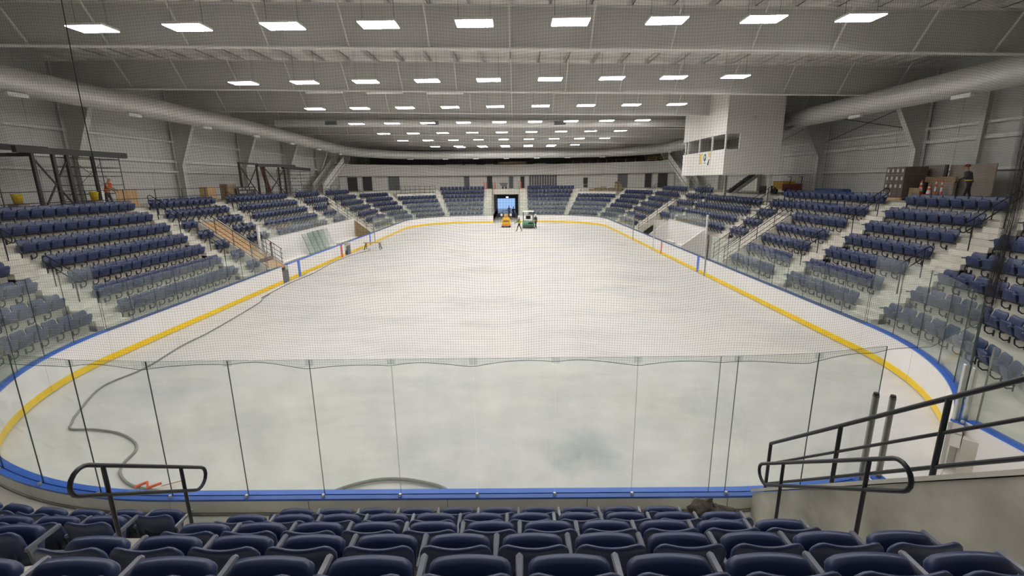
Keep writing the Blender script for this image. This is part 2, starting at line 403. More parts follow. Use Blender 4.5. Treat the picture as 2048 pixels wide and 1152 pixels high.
for a, b in spans(GATES):
    cuts = [a]+[c for c in SPLIT+[sL(39.5), sR(21.9), sR(39.5)] if a+.05 < c < b-.05]+[b]; cuts.sort()
    for c0, c1 in zip(cuts, cuts[1:]):
        nm = names_of((c0+c1)/2); y = pt((c0+c1)/2, 0)[1]; x = pt((c0+c1)/2, 0)[0]; lab = LBL[nm]
        if nm == 'L':
            lab = 'white rink board between the near corner and the first bench gate' if y < 21 else ('white rink board of the players bench with blue and red bars' if y < 31.3 else ('short white bench board between the second gate and the bench end' if y < 39.5 else 'white rink board past the players bench towards the far corner'))
        if nm == 'R': lab = 'white rink board between the open gate corner and the penalty box' if y < 21.8 else ('white rink board of the penalty box with a blue and a red bar' if y < 39.4 else 'white rink board past the penalty box towards the far corner')
        if nm == 'F': lab += ', yellow machine side' if x < 0 else ', green machine side'
        if nm == 'NR': lab += ', short end by two steel posts' if y < 1.5 else ', long end by the side glass'
        board_run(lab, c0, c1, 'cap' if nm in ('N', 'NR', 'NL') or (nm == 'L' and 21 < y < 39.5) else 'cap_grey')
# coloured line bars on the boards
def bar_at(s, col, label, wid=.3):
    m_ = MB(); sweep(m_, s-wid/2, s+wid/2, -0.02, 0.0, 0.03, 1.04); tag(m_.build('line_marker', col), label, 'marker')
bar_at(sL(22.9), 'cap', 'blue line bar on the players bench board'); bar_at(sL(30.48), 'red', 'red centre line bar on the players bench board')
bar_at(sL(38.1), 'cap', 'narrow blue line bar on the board at the bench end'); bar_at(sR(22.9), 'cap', 'blue line bar on the penalty box board'); bar_at(sR(30.48), 'red', 'red centre line bar on the penalty box board', .2)

# ------------------------------------------------------------------ rink glass
def glass_run(label, a, b, ztop, wpane=1.2228, clamps=True, n=None):
    root = thing('rink_glass', label, 'glass', (*pt((a+b)/2, .1)[:2], 1.07))
    n = n or max(1, round((b-a)/wpane)); org = parent_origin(root)
    for i in range(n):
        s0 = a+(b-a)*i/n+.004; s1 = a+(b-a)*(i+1)/n-.004
        p0 = pt(s0, .10); p1 = pt(s1, .10); q0 = pt(s0, .115); q1 = pt(s1, .115); z0, z1 = 1.06, ztop
        m_ = MB(); V = [(p[0], p[1], z) for z in (z0, z1) for p in (p0, p1, q1, q0)]
        m_.add(V, [(0, 1, 5, 4), (2, 3, 7, 6)], 0); m_.add(V, [(0, 3, 2, 1), (4, 5, 6, 7), (1, 2, 6, 5), (3, 0, 4, 7)], 1)
        m_.build('glass_pane', ['glass', 'glass_edge'], root)
        if clamps:
            x, y, nx, ny = pt(a+(b-a)*i/n, .16); m_ = MB(); m_.rbox(x-.025, x+.025, y-.025, y+.025, 1.06, 1.12, .012); m_.build('clamp', 'silver', root)
            x, y, nx, ny = pt(a+(b-a)*i/n, .11); m_ = MB(); m_.rbox(x-.06, x+.06, y-.012, y+.012, ztop-.09, ztop+.005, .01); m_.build('top_clip', 'glass', root)
ZG, ZS = 3.37, 2.53
GN = 1.2228
glass_run('tall glass in front of the near seats, seven clear panes', 0.0, 7*GN, ZG, n=7)
glass_run('narrow filler glass pane beside the concrete stair wall', 7*GN, 7*GN+.26, ZG, n=1, clamps=False)
glass_run('tall glass panes running up to the gate posts', 7*GN+.26, arc('NR', 16.4), ZG, n=2)
glass_run('tall curved corner glass above the blue rail past the open gate', arc('NR', 40.8), sR(8.55), ZG)
glass_run('tall curved corner glass above the grey floor hose', sL(8.55), TOT, ZG)
glass_run('low side glass before the players bench', sL(20.4), sL(8.62), ZS)
glass_run('low side glass before the penalty box', sR(8.62), sR(21.5), ZS)
glass_run('low side glass past the players bench', OFF['FL']+SA, sL(39.7), ZS, 1.83, False)
glass_run('low side glass past the penalty box', sR(39.9), sR(Y1), ZS, 1.83, False)
glass_run('far curved glass on the press box side', OFF['FR'], sF(1.7), 3.2, 1.83, False)
glass_run('far curved glass on the stair side', sF(-2.0), OFF['L'], 3.2, 1.83, False)
# gate posts
for i, (x, y) in enumerate(((6.70, .10), (7.03, .17))):
    t = thing('gate_post', ('shiny dark steel post at the open gate, nearer the glass panes', 'shiny dark steel post on a blue foot at the open gate')[i], 'post', (x, y, 1.0))
    m_ = MB(); m_.cyl(x, y, 1.08, 2.62-.08*i, .045, n=16); m_.build('pole', 'gunmetal', t)
    m_ = MB(); m_.cyl(x, y, 2.60-.08*i, 2.66-.08*i, .047, .035, 16); m_.build('end_cap', 'darksteel', t)
    m_ = MB(); m_.rbox(x-.1, x+.1, y-.1, y+.06, 1.07, 1.13, .02); m_.build('foot', 'cap', t)
# open gate leaf (glass panel swung into the tunnel) and tunnel side board with glass
t = thing('tunnel_board', 'low white tunnel side board with blue rail and glass beside the open gate', 'rink board', (VOMX, -1, 0))
m_ = MB(); m_.box(VOMX-.16, VOMX-.10, -5.6, 2.02, 0.0, 1.05); m_.build('board_panel', 'board', t)
m_ = MB(); m_.box(VOMX-.10, VOMX+.10, -5.6, 2.02, 1.04, 1.085); m_.build('cap_rail', 'cap', t)
for i in range(5):
    y1 = 1.9-1.5*i; m_ = MB(); m_.box(VOMX-.03, VOMX-.015, y1-1.49, y1, 1.085, 2.7); m_.build('glass_pane', 'glass', t)
    m_ = MB(); m_.box(VOMX-.04, VOMX-.005, y1-.006, y1+.006, 1.085, 2.7); m_.build('joint', 'gunmetal', t)
m_ = MB(); m_.box(VOMX-.10, VOMX+.14, -5.6, 2.0, 0, 1.04); struct('tunnel_curb', m_, 'concrete')
m_ = MB(); m_.box(9.9, 10.34, 2.03, 2.16, 0, 1.05); tag(m_.build('board_end', 'board'), 'white end piece of the boards where the gate stands open', 'rink board')
for i, (z0, z1, x, wd) in enumerate(((1.07, 2.28, 10.06, .045), (1.07, 2.2, 10.26, .04))):
    m_ = MB(); m_.rbox(x-wd, x+wd, 2.04, 2.12, z0, z1, .015); tag(m_.build('end_post', 'silver'), ('bright metal post ending the corner glass', 'bright metal post at the start of the tunnel glass')[i], 'post')

# near stair wall with its railing
t = thing('stair_wall', None, None, (4.85, -2, 0), kind='structure')
ztop = lambda y: 1.18+0.80*(-y-.3)
m_ = MB(); m_.prism([(-.28, 0), (-.28, ztop(-.3)), (-7.0, ztop(-7.0)), (-7.0, 0)], 4.75, 4.97, 'x'); m_.build('wall_body', 'concrete_wall', t)
m_ = MB(); m_.prism([(-.25, ztop(-.3)), (-.25, ztop(-.3)+.05), (-7.0, ztop(-7.0)+.05), (-7.0, ztop(-7.0))], 4.73, 4.99, 'x'); m_.build('coping', 'concrete_lt', t)
t = thing('wall_railing', 'black three-bar railing on the sloping concrete stair wall', 'railing', (4.87, -.4, ztop(-.4)+.05))
X = 4.87; ys = (-.38, -1.66, -2.82, -3.98, -5.2)
for i, dz in enumerate((.80, .46, .12)):
    m_ = MB(); m_.tube([(X, ys[0], ztop(ys[0])+.05+dz), (X, -6.4, ztop(-6.4)+.05+dz)], (.024, .017, .02)[i], 10); m_.build('bar', 'rail', t)
for y in ys:
    m_ = MB(); m_.tube([(X, y, ztop(y)+.05), (X, y, ztop(y)+.05+.80)], .024, 10); p = m_.build('post', 'rail', t)
    m_ = MB(); m_.prism([(y-.09, ztop(y-.09)+.052), (y+.09, ztop(y+.09)+.052), (y+.09, ztop(y+.09)+.066), (y-.09, ztop(y-.09)+.066)], X-.06, X+.06, 'x'); m_.build('base_plate', 'rail', p)

# ------------------------------------------------------------------ loop handrails in the aisles
def nosez(d): return Z00+RISE*(d-dnose(0))/TREAD
def loop_rail(s, d0, d1, label, group=None, hi=1.05, lo=.73, off=0.0):
    p0, n, tv = frame(s, 0); P = lambda d, z: p0+n*d+Vector((0, 0, z))+tv*off
    t = thing('loop_handrail', label, 'handrail', P(d0+.3, nosez(d0+.3)), group)
    sl = RISE/TREAD; a = math.atan(sl); ex = Vector((n.x*math.cos(a), n.y*math.cos(a), math.sin(a))); ez = Vector((-n.x*math.sin(a), -n.y*math.sin(a), math.cos(a)))
    A = P(d0, nosez(d0)+(hi+lo)/2); h = (hi-lo)/2*math.cos(a); Ln = (d1-d0)/math.cos(a); r = min(h*.98, .15)
    pts = []
    for cx, cz, a0 in ((Ln-r, h-r, 90), (Ln-r, -h+r, 0), (r, -h+r, -90), (r, h-r, -180)):
        for q in range(5): th = R(a0-q*22.5); pts.append(A+ex*(cx+r*math.cos(th))+ez*(cz+r*math.sin(th)))
    m_ = MB(); m_.tube(pts, .021, 8, True); m_.build('loop', 'rail', t)
    for fr in (.22, .80):
        d = d0+(d1-d0)*fr; k = max(0, min(6, int((d-dnose(0))/TREAD))); zt = nosez(d)+hi-.02
        m_ = MB(); m_.tube([P(d, zrow(k)), P(d, zt)], .02, 8); m_.build('post', 'rail', t)
loop_rail(sN(-2.85), 1.40, 2.95, 'black loop handrail on two posts in the aisle by the orange marked hose end')
loop_rail(sN(4.38), 1.02, 3.12, 'black loop handrail on two posts beside the concrete stair wall')
RG = 'loop handrails in the side aisles'
for s, nm in ((sR(9.8), 'next to the open gate corner'), (sR(15.6), 'by the stacked brown cartons'), (sL(9.85), 'above the grey hose corner'), (sL(18.7), 'before the plank ramp'), (sL(25.6), 'behind the players bench, plank ramp side'),
              (sL(35.9), 'behind the players bench, far side'), (sR(25.4), 'behind the penalty box'), (sR(35.8), 'below the press box'), (sL(42.9), 'past the players bench'), (sL(51.5), 'in the far corner, stair side'), (sR(51.3), 'in the far corner, press box side')):
    low = 0 if 'behind' in nm or 'below' in nm else 1
    if low: loop_rail(s, 1.75, 3.0, 'short black loop handrail low in the aisle '+nm, RG)
    loop_rail(s, 3.85, 5.72, 'long black loop handrail high in the aisle '+nm, RG)

# ------------------------------------------------------------------ seats
PITCH_S = 0.56
def shell(mb, xw, zb, zt, yc, th, nu=8, nv=4, mi=0):
    # a closed curved shell; xw(v) half width, zt(u) top, yc(u,v) centre, th thickness with rounded rim
    g = {}
    for sgn in (0, 1):
        for j in range(nv+1):
            for i in range(nu+1):
                u = math.sin(math.pi/2*(-1+2*i/nu)) if nu > 5 else (-1, -.72, 0, .72, 1)[i]; v = 1-(1-j/nv)**1.7 if nv > 2 else j/nv; edge = (i in (0, nu)) or (j in (0, nv)); tt = th*(.45 if edge else 1.0)
                z = zb+(zt(u)-zb)*v
                g[(sgn, i, j)] = (u*xw(v), yc(u, v)+(tt/2 if sgn else -tt/2), z)
    key = {k: n for n, k in enumerate(g)}; f = []
    for j in range(nv):
        for i in range(nu):
            f.append((key[(1, i, j)], key[(1, i, j+1)], key[(1, i+1, j+1)], key[(1, i+1, j)])); f.append((key[(0, i, j)], key[(0, i+1, j)], key[(0, i+1, j+1)], key[(0, i, j+1)]))
    rim = [(i, 0) for i in range(nu)]+[(nu, j) for j in range(nv)]+[(i, nv) for i in range(nu, 0, -1)]+[(0, j) for j in range(nv, 0, -1)]
    for a, b in zip(rim, rim[1:]+rim[:1]): f.append((key[(0, *a)], key[(1, *a)], key[(1, *b)], key[(0, *b)]))
    return mb.add(list(g.values()), f, mi, True)
def rnd_corner(a, k, r):
    return r*(1-math.sqrt(max(0.0, 1-((a-k)/(1-k))**2))) if a > k else 0.0
def ztop_back(u):
    a = abs(u); return .846+.018*min(1, a/.66)**2-rnd_corner(a, .66, .095)
def ztop_pan(u):
    a = abs(u); return .737-.012*a*a-rnd_corner(a, .76, .06)
def seat_meshes(nu1, nv1, nu2, nv2):
    back = MB(); shell(back, lambda v: .228+.030*v, .42, ztop_back, lambda u, v: -.185-.085*v+.032*u*u, .045, nu1, nv1)
    pan = MB(); shell(pan, lambda v: .222+.010*v, .38, ztop_pan, lambda u, v: -.09+.085*v-.02*u*u, .080, nu2, nv2)
    return back, pan
b1, p1 = seat_meshes(16, 5, 14, 5)
b1.rbox(-.16, .16, -.235, -.20, .42, .62, .01); p1.box(-.15, .15, .018, .028, .50, .515)
arm = MB(); arm.rbox(.258, .302, -.25, .10, .635, .672, .014); arm.bar((.28, -.19, .64), (.28, -.16, .30), .03, .07)
brk = MB(); brk.tube([(.28, -.14, .42), (.28, -.10, .30), (.28, -.12, .18), (.28, -.22, .10), (.28, -.345, .12)], .02, 6); brk.box(.25, .31, -.352, -.33, .04, .22); brk.box(-.235, .235, -.19, -.15, .34, .37)
brk6 = MB(); brk6.tube([(.28, -.17, .40), (.28, -.15, .0)], .02, 6); brk6.box(.24, .32, -.24, -.02, 0, .015); brk6.box(-.235, .235, -.19, -.15, .34, .37)
lowb, lowp = seat_meshes(4, 2, 4, 2)
low = MB(); low.add(lowb.v, lowb.f, 0, True); low.add(lowp.v, lowp.f, 0, True); low.box(.26, .30, -.22, .08, .635, .665, 1); low.bar((.28, -.10, .45), (.28, -.33, .10), .04, .04, 1)
low6 = MB(); low6.add(lowb.v, lowb.f, 0, True); low6.add(lowp.v, lowp.f, 0, True); low6.box(.26, .30, -.22, .08, .635, .665, 1); low6.box(.26, .30, -.2, -.15, 0, .45, 1)
ORD = ['zero', 'first', 'second', 'third', 'fourth', 'fifth', 'sixth', 'seventh', 'eighth', 'ninth', 'tenth', 'eleventh', 'twelfth', 'thirteenth', 'fourteenth', 'fifteenth', 'sixteenth', 'seventeenth', 'eighteenth', 'nineteenth', 'twentieth']
ROWW = ['front', 'second', 'third', 'fourth', 'fifth', 'sixth', 'top']
ALL = range(7)
SECT = []          # (block, rows, s0, s1, anchor the seats are counted from, counted from the far end of the span)
def sect(ph, rows, a, b, anchor, rev=0): SECT.append((ph, list(rows), a, b, anchor, rev))
sect('block before the plank ramp', ALL, sL(18.15), sL(10.5), 'ramp aisle')
sect('corner block above the hose', ALL, sL(9.2), TOT+sN(-3.5), 'side aisle')
sect('top block over the plank ramp', (5, 6), sL(24.95), sL(19.25), 'bench aisle'); sect('narrow block by the plank ramp', range(0, 5), sL(20.38), sL(19.25), 'ramp curb'); sect('piece past the plank ramp', (2, 3, 4), sL(24.95), sL(22.45), 'bench aisle')
sect('block behind the players bench', range(2, 7), sL(35.0), sL(26.3), 'far aisle'); sect('top block past the bench', (5, 6), sL(41.95), sL(36.75), 'far aisle'); sect('narrow block past the bench', (2, 3, 4), sL(39.5), sL(36.75), 'concrete ramp')
sect('bench side straight block', ALL, sL(50.7), sL(43.75), 'corner aisle')
sect('far corner block, bench side', range(0, 6), arc('FL', 61.3), sL(52.3), 'aisle'); sect('block below the black railed platform', range(0, 5), arc('FL', 28.3), arc('FL', 56.7), 'aisle')
sect('far block, yellow machine side', ALL, sF(-3.5), arc('FL', 23.7), 'tunnel'); sect('far block, green machine side', ALL, arc('FR', 66.3), sF(3.15), 'tunnel', 1)
sect('block below the carton platform', range(0, 5), arc('FR', 33.3), arc('FR', 61.7), 'aisle'); sect('far corner block, press box side', range(0, 6), sR(52.0), arc('FR', 28.7), 'aisle')
sect('block by the brown cartons', ALL, sR(10.5), sR(14.98), 'gate corner aisle'); sect('top block before penalty box', (5, 6), sR(16.2), sR(24.8), 'carton aisle'); sect('block before the penalty box', range(0, 5), sR(16.35), sR(20.75), 'carton aisle'); sect('piece past the penalty box ramp', (2, 3, 4), sR(22.55), sR(24.8), 'ramp')
sect('block behind the penalty box', range(2, 6), sR(26.0), sR(35.5), 'ramp aisle'); sect('top piece under the press box', (6,), sR(36.2), sR(40.2), 'aisle'); sect('narrow block under the press box', (2, 3, 4, 5), sR(36.15), sR(40.25), 'aisle'); sect('block past the press box', ALL, sR(42.5), sR(50.5), 'ramp')
for k in range(6):
    vend = arc('NR', 58) ; sect('corner block past the open gate', (k,), max(arc('NR', 58-3.0*k), vom_end(dref(k))+1.3), sR(9.1), 'side aisle', 1)
NEARX = {0: (1.40, -6, 3), 1: (1.259, -6, 4), 2: (1.404, -6, 4), 3: (1.218, -6, 5), 4: (1.393, -6, 4), 5: (1.26, -6, 4)}
seats = []         # (depth, x, y, z, rz, k, phrase)
def put(x, y, nx, ny, k, ph, idx, anchor):
    d = Vector((x, y, zrow(k)+.6))-CAM; dep = d.dot(CF)
    if dep < .4: return
    u = 1024+FPX*d.dot(CR)/dep; v = 576-FPX*d.dot(CU)/dep
    inn = -60 < u < 2108 and 300 < v < 1230
    if not (-700 < u < 2750 and v < 1700): return
    seats.append((dep if inn else dep+500, x, y, zrow(k), math.atan2(nx, -ny), k, ph, idx, anchor))
for k, (x0, i0, i1) in NEARX.items():
    for i in range(i0, i1+1): put(x0+i*.56, -dref(k), 0, -1, k, 'near block', i1-i, 'stair wall')
for ph, rows, a, b, anchor, rev in SECT:
    for k in rows:
        S = samples(a, b, .2); d = dref(k); P = [pt(s, d) for s in S]; cum = [0.0]
        for p, q in zip(P, P[1:]): cum.append(cum[-1]+math.hypot(q[0]-p[0], q[1]-p[1]))
        n = int((cum[-1]+.06)/.55); L_ = cum[-1]
        if n < 1: continue
        stp = L_/n
        for i in range(n):
            t = (i+.5)*stp; j = max(q for q in range(len(cum)-1) if cum[q] <= t); fr = (t-cum[j])/max(1e-6, cum[j+1]-cum[j])
            x, y, nx, ny = pt(S[j]+(S[j+1]-S[j])*fr, d); put(x, y, nx, ny, k, ph, n-1-i if rev else i, anchor)
seats.sort(key=lambda q: q[0])
proto = {}
for key, bm_ in (('', brk), ('6', brk6)):
    e = bpy.data.objects.new('arena_seat', None); e.empty_display_size = .1
    proto[key] = (b1.mesh('backrest', 'navy_back'), p1.mesh('seat_pan', 'navy'), arm.mesh('armrest', 'arm'), bm_.mesh('bracket', 'bracket'))
me_b, me_p, me_a, me_k = proto['']; me_k6 = proto['6'][3]
for dep, x, y, z, rz, k, ph, idx, anchor in seats[:300]:
    e = bpy.data.objects.new('arena_seat', None); e.empty_display_size = .1; C.objects.link(e); e.location = (x, y, z); e.rotation_euler.z = rz
    tag(e, f'navy seat, {ORD[idx+1] if idx < 20 else str(idx+1)+"th"} from the {anchor}, {ROWW[k]} row, {ph}', 'seat', f'{ROWW[k]} row seats of the {ph}')
    for nm, me in (('backrest', me_b), ('seat_pan', me_p), ('armrest', me_a), ('bracket', me_k6 if k == 6 else me_k)):
        o = bpy.data.objects.new(nm, me); C.objects.link(o); o.parent = e
m_ = MB()
for dep, x, y, z, rz, k, ph, idx, anchor in seats[300:]:
    t = low6 if k == 6 else low; c, s_ = math.cos(rz), math.sin(rz); o = len(m_.v)
    m_.v += [(x+a*c-b*s_, y+a*s_+b*c, z+e) for a, b, e in t.v]; m_.f += [tuple(i+o for i in f) for f in t.f]; m_.mi += t.mi; m_.sm += t.sm
tag(m_.build('distant_seats', ['navy', 'bracket']), 'mass of navy tip-up seats filling the far stands', 'seats', kind='stuff')

# ------------------------------------------------------------------ steel frames, purlins, girts
def nth(i):
    tens = {2: 'twenty', 3: 'thirty'}
    return ORD[i] if i <= 20 else (tens[i//10]+'-'+ORD[i % 10] if i % 10 else 'thirtieth')
ORDW = ['zero', 'first', 'second', 'third', 'fourth', 'fifth', 'sixth', 'seventh', 'eighth', 'ninth']
FY = [12.1+8.4*j for j in range(-1, 8)]
for j_, yf in enumerate(FY):
    t = thing('roof_frame', f'grey tapered steel portal frame, {ORDW[j_+1]} one beyond the safety net', 'steel frame', (0, yf, ZC), 'steel portal frames across the hall')
    m_ = MB(); x0, x1 = -21.93, 21.93
    m_.hexa([(x0, yf-.01, zfl(x0)), (x1, yf-.01, zfl(x1)), (x1, yf+.01, zfl(x1)), (x0, yf+.01, zfl(x0)), (x0, yf-.01, zfl(x0)+1.45), (x1, yf-.01, zfl(x1)+1.45), (x1, yf+.01, zfl(x1)+1.45), (x0, yf+.01, zfl(x0)+1.45)])
    m_.build('rafter_web', 'steel_web', t)
    for dz in (0, 1.45):
        m_ = MB(); m_.hexa([(a, yf+b, zfl(a)+dz+c) for c in (-.02, .02) for a, b in ((x0, -.16), (x1, -.16), (x1, .16), (x0, .16))]); m_.build('flange', 'steel_paint', t)
    for i in range(-7, 8):
        x = 1.0+2.96*i
        m_ = MB(); m_.bar((x, yf-.1, zfl(x)+.03), (x, yf-1.18, zfl(x)+1.42), .05, .05); m_.build('flange_brace', 'steel_paint', t)
    for sx in (-1, 1):
        zt = zfl(sx*22)+1.4
        xo, xa, xb = 24.0, 21.95, 23.55
        m_ = MB(); m_.prism([(sx*xo, ZC), (sx*xo, zt), (sx*xa, zt), (sx*xa, zfl(sx*22)), (sx*xb, 7.35), (sx*xb, ZC)], yf-.01, yf+.01, 'y'); m_.build('column_web', 'steel_web', t)
        m_ = MB(); m_.hexa([(sx*(xa+.0), yf-.16, zfl(sx*22)), (sx*(xa-.05), yf-.16, zfl(sx*22)), (sx*(xa-.05), yf+.16, zfl(sx*22)), (sx*xa, yf+.16, zfl(sx*22))][::1] and
                        [(sx*xb, yf-.16, 7.35), (sx*(xb-.04), yf-.16, 7.35), (sx*(xb-.04), yf+.16, 7.35), (sx*xb, yf+.16, 7.35), (sx*xa, yf-.16, zfl(sx*22)), (sx*(xa-.04), yf-.16, zfl(sx*22)), (sx*(xa-.04), yf+.16, zfl(sx*22)), (sx*xa, yf+.16, zfl(sx*22))])
        m_.box(min(sx*xb, sx*(xb-.04)), max(sx*xb, sx*(xb-.04)), yf-.16, yf+.16, ZC, 7.36); m_.build('column_flange', 'steel_paint', t)
        m_ = MB(); m_.box(min(sx*xo, sx*(xo+.04)), max(sx*xo, sx*(xo+.04)), yf-.16, yf+.16, ZC, zt); m_.build('outer_flange', 'steel_paint', t)
for i in range(-15, 16):
    x = 1.0+1.48*i; z = zfl(x)+1.48
    m_ = MB(); m_.box(x-.012, x+.012, WYN, WYF, z, z+.22); m_.box(x-.012, x+.06, WYN, WYF, z, z+.015); m_.box(x-.06, x+.012, WYN, WYF, z+.205, z+.22)
    tag(m_.build('purlin', 'steel_paint'), f'grey roof purlin above the frames, {nth(16-i)} from the press box wall', 'purlin', 'roof purlins under the white roof liner')
for sx, zs in ((1, (6.2, 7.68, 8.4)), (-1, (6.82, 7.52, 8.95))):
    for i, z in enumerate(zs):
        m_ = MB(); x = sx*24.1; hh = .17 if i == 1 else .11
        m_.box(min(x, x-sx*.13), max(x, x-sx*.13), WYN, 60.5, z, z+hh); m_.box(min(x-sx*.145, x-sx*.13), max(x-sx*.145, x-sx*.13), WYN, 60.5, z-.02, z+hh-.01)
        tag(m_.build('wall_girt', 'white'), f'{("lowest", "middle", "upper")[i]} pale steel girt along the wall on the {"press box" if sx > 0 else "scaffold"} side', 'girt')
# wall bracing rods and a wall post on the press box side
m_ = MB(); m_.box(23.75, 24.05, 17.05, 17.1, ZC, 10.6); m_.box(23.73, 23.77, 16.95, 17.2, ZC, 10.6); tag(m_.build('wall_post', 'steel_web'), 'narrow grey wall post between two frames by the leaning plywood', 'post')
for i, (y0, z0, y1, z1) in enumerate(((20.6, 10.2, 28.8, 8.4), (20.6, 8.4, 28.8, 10.15), (28.9, 10.2, 37.2, 8.4))):
    m_ = MB(); m_.tube([(23.9, y0, z0), (23.9, y1, z1)], .02, 6); tag(m_.build('brace_rod', 'darksteel'), ('thin brace rod falling towards the press box, carton side bay', 'thin brace rod rising towards the press box, carton side bay', 'thin brace rod falling to the foot of the press box')[i], 'brace')

# ------------------------------------------------------------------ lamps
lm = thing('high_bay_lamp', None, None, (0, 0, 0))
m_ = MB(); m_.rbox(-.60, .60, -.36, .36, .02, .09, .02); m_.build('housing', 'white', lm)
m_ = MB(); m_.box(-.575, .575, -.34, .34, .0, .018); m_.build('lens', 'lens', lm)
ORD = ['zero', 'first', 'second', 'third', 'fourth', 'fifth', 'sixth', 'seventh', 'eighth', 'ninth', 'tenth', 'eleventh', 'twelfth', 'thirteenth', 'fourteenth', 'fifteenth', 'sixteenth', 'seventeenth', 'eighteenth', 'nineteenth', 'twentieth']
for sx in (-1, 1): m_ = MB(); m_.tube([(sx*.5, 0, 0), (sx*.5, 0, 1)], .006, 5); c = m_.build('cable', 'scaff', lm); c.location.z = .088
rows = [(9.57+8.4*j, 10.78, 3.04, -.10, range(-4, 5)) for j in range(-1, 6)]+[(57.0, 10.44, 3.08, -.05, range(-3, 4)), (59.6, 10.5, 3.08, 0.0, range(-2, 3))]  # first row hangs out of view, added to light the near stand
first = True
for r_, (y, z, sp, xc, rg) in enumerate(rows):
    for i in rg:
        o = lm if first else copy_tree(lm); first = False
        o.location = (xc+sp*i, y, z); tag(o, f'bright high bay lamp, {ORD[rg[-1]-i+1]} from the press box side, {ORD[r_+1]} row beyond the net', 'lamp', 'high bay lamps in rows below the roof')
        for ch in o.children:
            if ch.name.startswith('cable'): ch.scale.z = zroof(o.location.x+.5)-z-.09

# ------------------------------------------------------------------ round ducts
DX = 20.6
def lerp(t, tab):
    for (a, va), (b, vb) in zip(tab, tab[1:]):
        if t <= b: return va+(vb-va)*max(0, (t-a)/(b-a))
    return tab[-1][1]
dzl = lambda y: lerp(y, ((0, 10.40), (34, 10.40), (52, 10.0), (64.5, 9.75)))
dzr = lambda y: lerp(y, ((0, 9.87), (64.5, 9.75)))
pts = [(-DX, WYN+1, 10.4)]+[(-DX, y, dzl(y)) for y in range(0, 53, 4)]
for q in range(0, 91, 7): a = R(q); y = 53.5+11*math.sin(a); pts.append((-9.6-11*math.cos(a), y, dzl(y)))
pts += [(x, 64.5, 9.75) for x in (-6, -2, 2, 6)]
for q in range(90, -1, -7): a = R(q); y = 53.5+11*math.sin(a); pts.append((9.6+11*math.cos(a), y, dzr(y)))
pts += [(DX, y, dzr(y)) for y in range(52, -1, -4)]+[(DX, WYN+1, 9.87)]
t = thing('supply_duct', 'long fat round grey duct looping around the hall under the roof', 'duct', (-DX, 0, 10.2))
m_ = MB(); m_.tube(pts, .57, 28, cap=False); m_.build('pipe', 'duct', t)
for i, p in enumerate(pts):
    if i % 2 == 0 and 0 < i < len(pts)-1:
        a, b = Vector(pts[i-1]), Vector(pts[i+1]); d = (b-a).normalized(); c = Vector(p); m_ = MB(); m_.tube([c-d*.03, c+d*.03], .582, 28, cap=False); m_.build('joint_band', 'duct', t)
for y in [2+6.3*i for i in range(9)]:
    for sx, fz in ((-1, dzl), (1, dzr)):
        m_ = MB(); m_.rbox(sx*20.3-.1, sx*20.3+.1, y-.45, y+.45, fz(y)-.70, fz(y)-.53, .02); m_.build('diffuser', 'white', t)
for x in (-14, -9, -4.5, 0, 4.5, 9, 14):
    yy = 64.5 if abs(x) < 9.6 else 53.5+math.sqrt(121-(abs(x)-9.6)**2); m_ = MB(); m_.rbox(x-.4, x+.4, yy-.7, yy-.3, 9.1, 9.26, .02); m_.build('diffuser', 'white', t)
t = thing('cross_duct', 'straight round grey duct crossing the hall between the two side ducts', 'duct', (0, 36.6, 10.9))
m_ = MB(); m_.tube([(-20.0, 36.6, 11.16), (20.0, 36.6, 10.66)], .32, 24, cap=False); m_.build('pipe', 'duct', t)
for x in (-15, -6, 5.2): m_ = MB(); m_.box(x-.5, x+.5, 36.22, 36.34, 10.74-.012*x, 11.05-.012*x); m_.build('grille', 'door_grey', t)
for i, (x0, x1, y) in enumerate(((-10.2, -8.2, 20.3), (-6.9, -4.9, 20.3), (-3.6, -1.6, 20.3))):
    m_ = MB(); m_.rbox(x0, x1, y-.1, y+.1, 10.5-.02*x0, 10.58-.02*x0, .02); tag(m_.build('strip_fixture', 'white'), f'thin white strip fixture under the second roof frame, {ORD[3-i]} from the middle', 'fixture', 'white strip fixtures under the second frame')

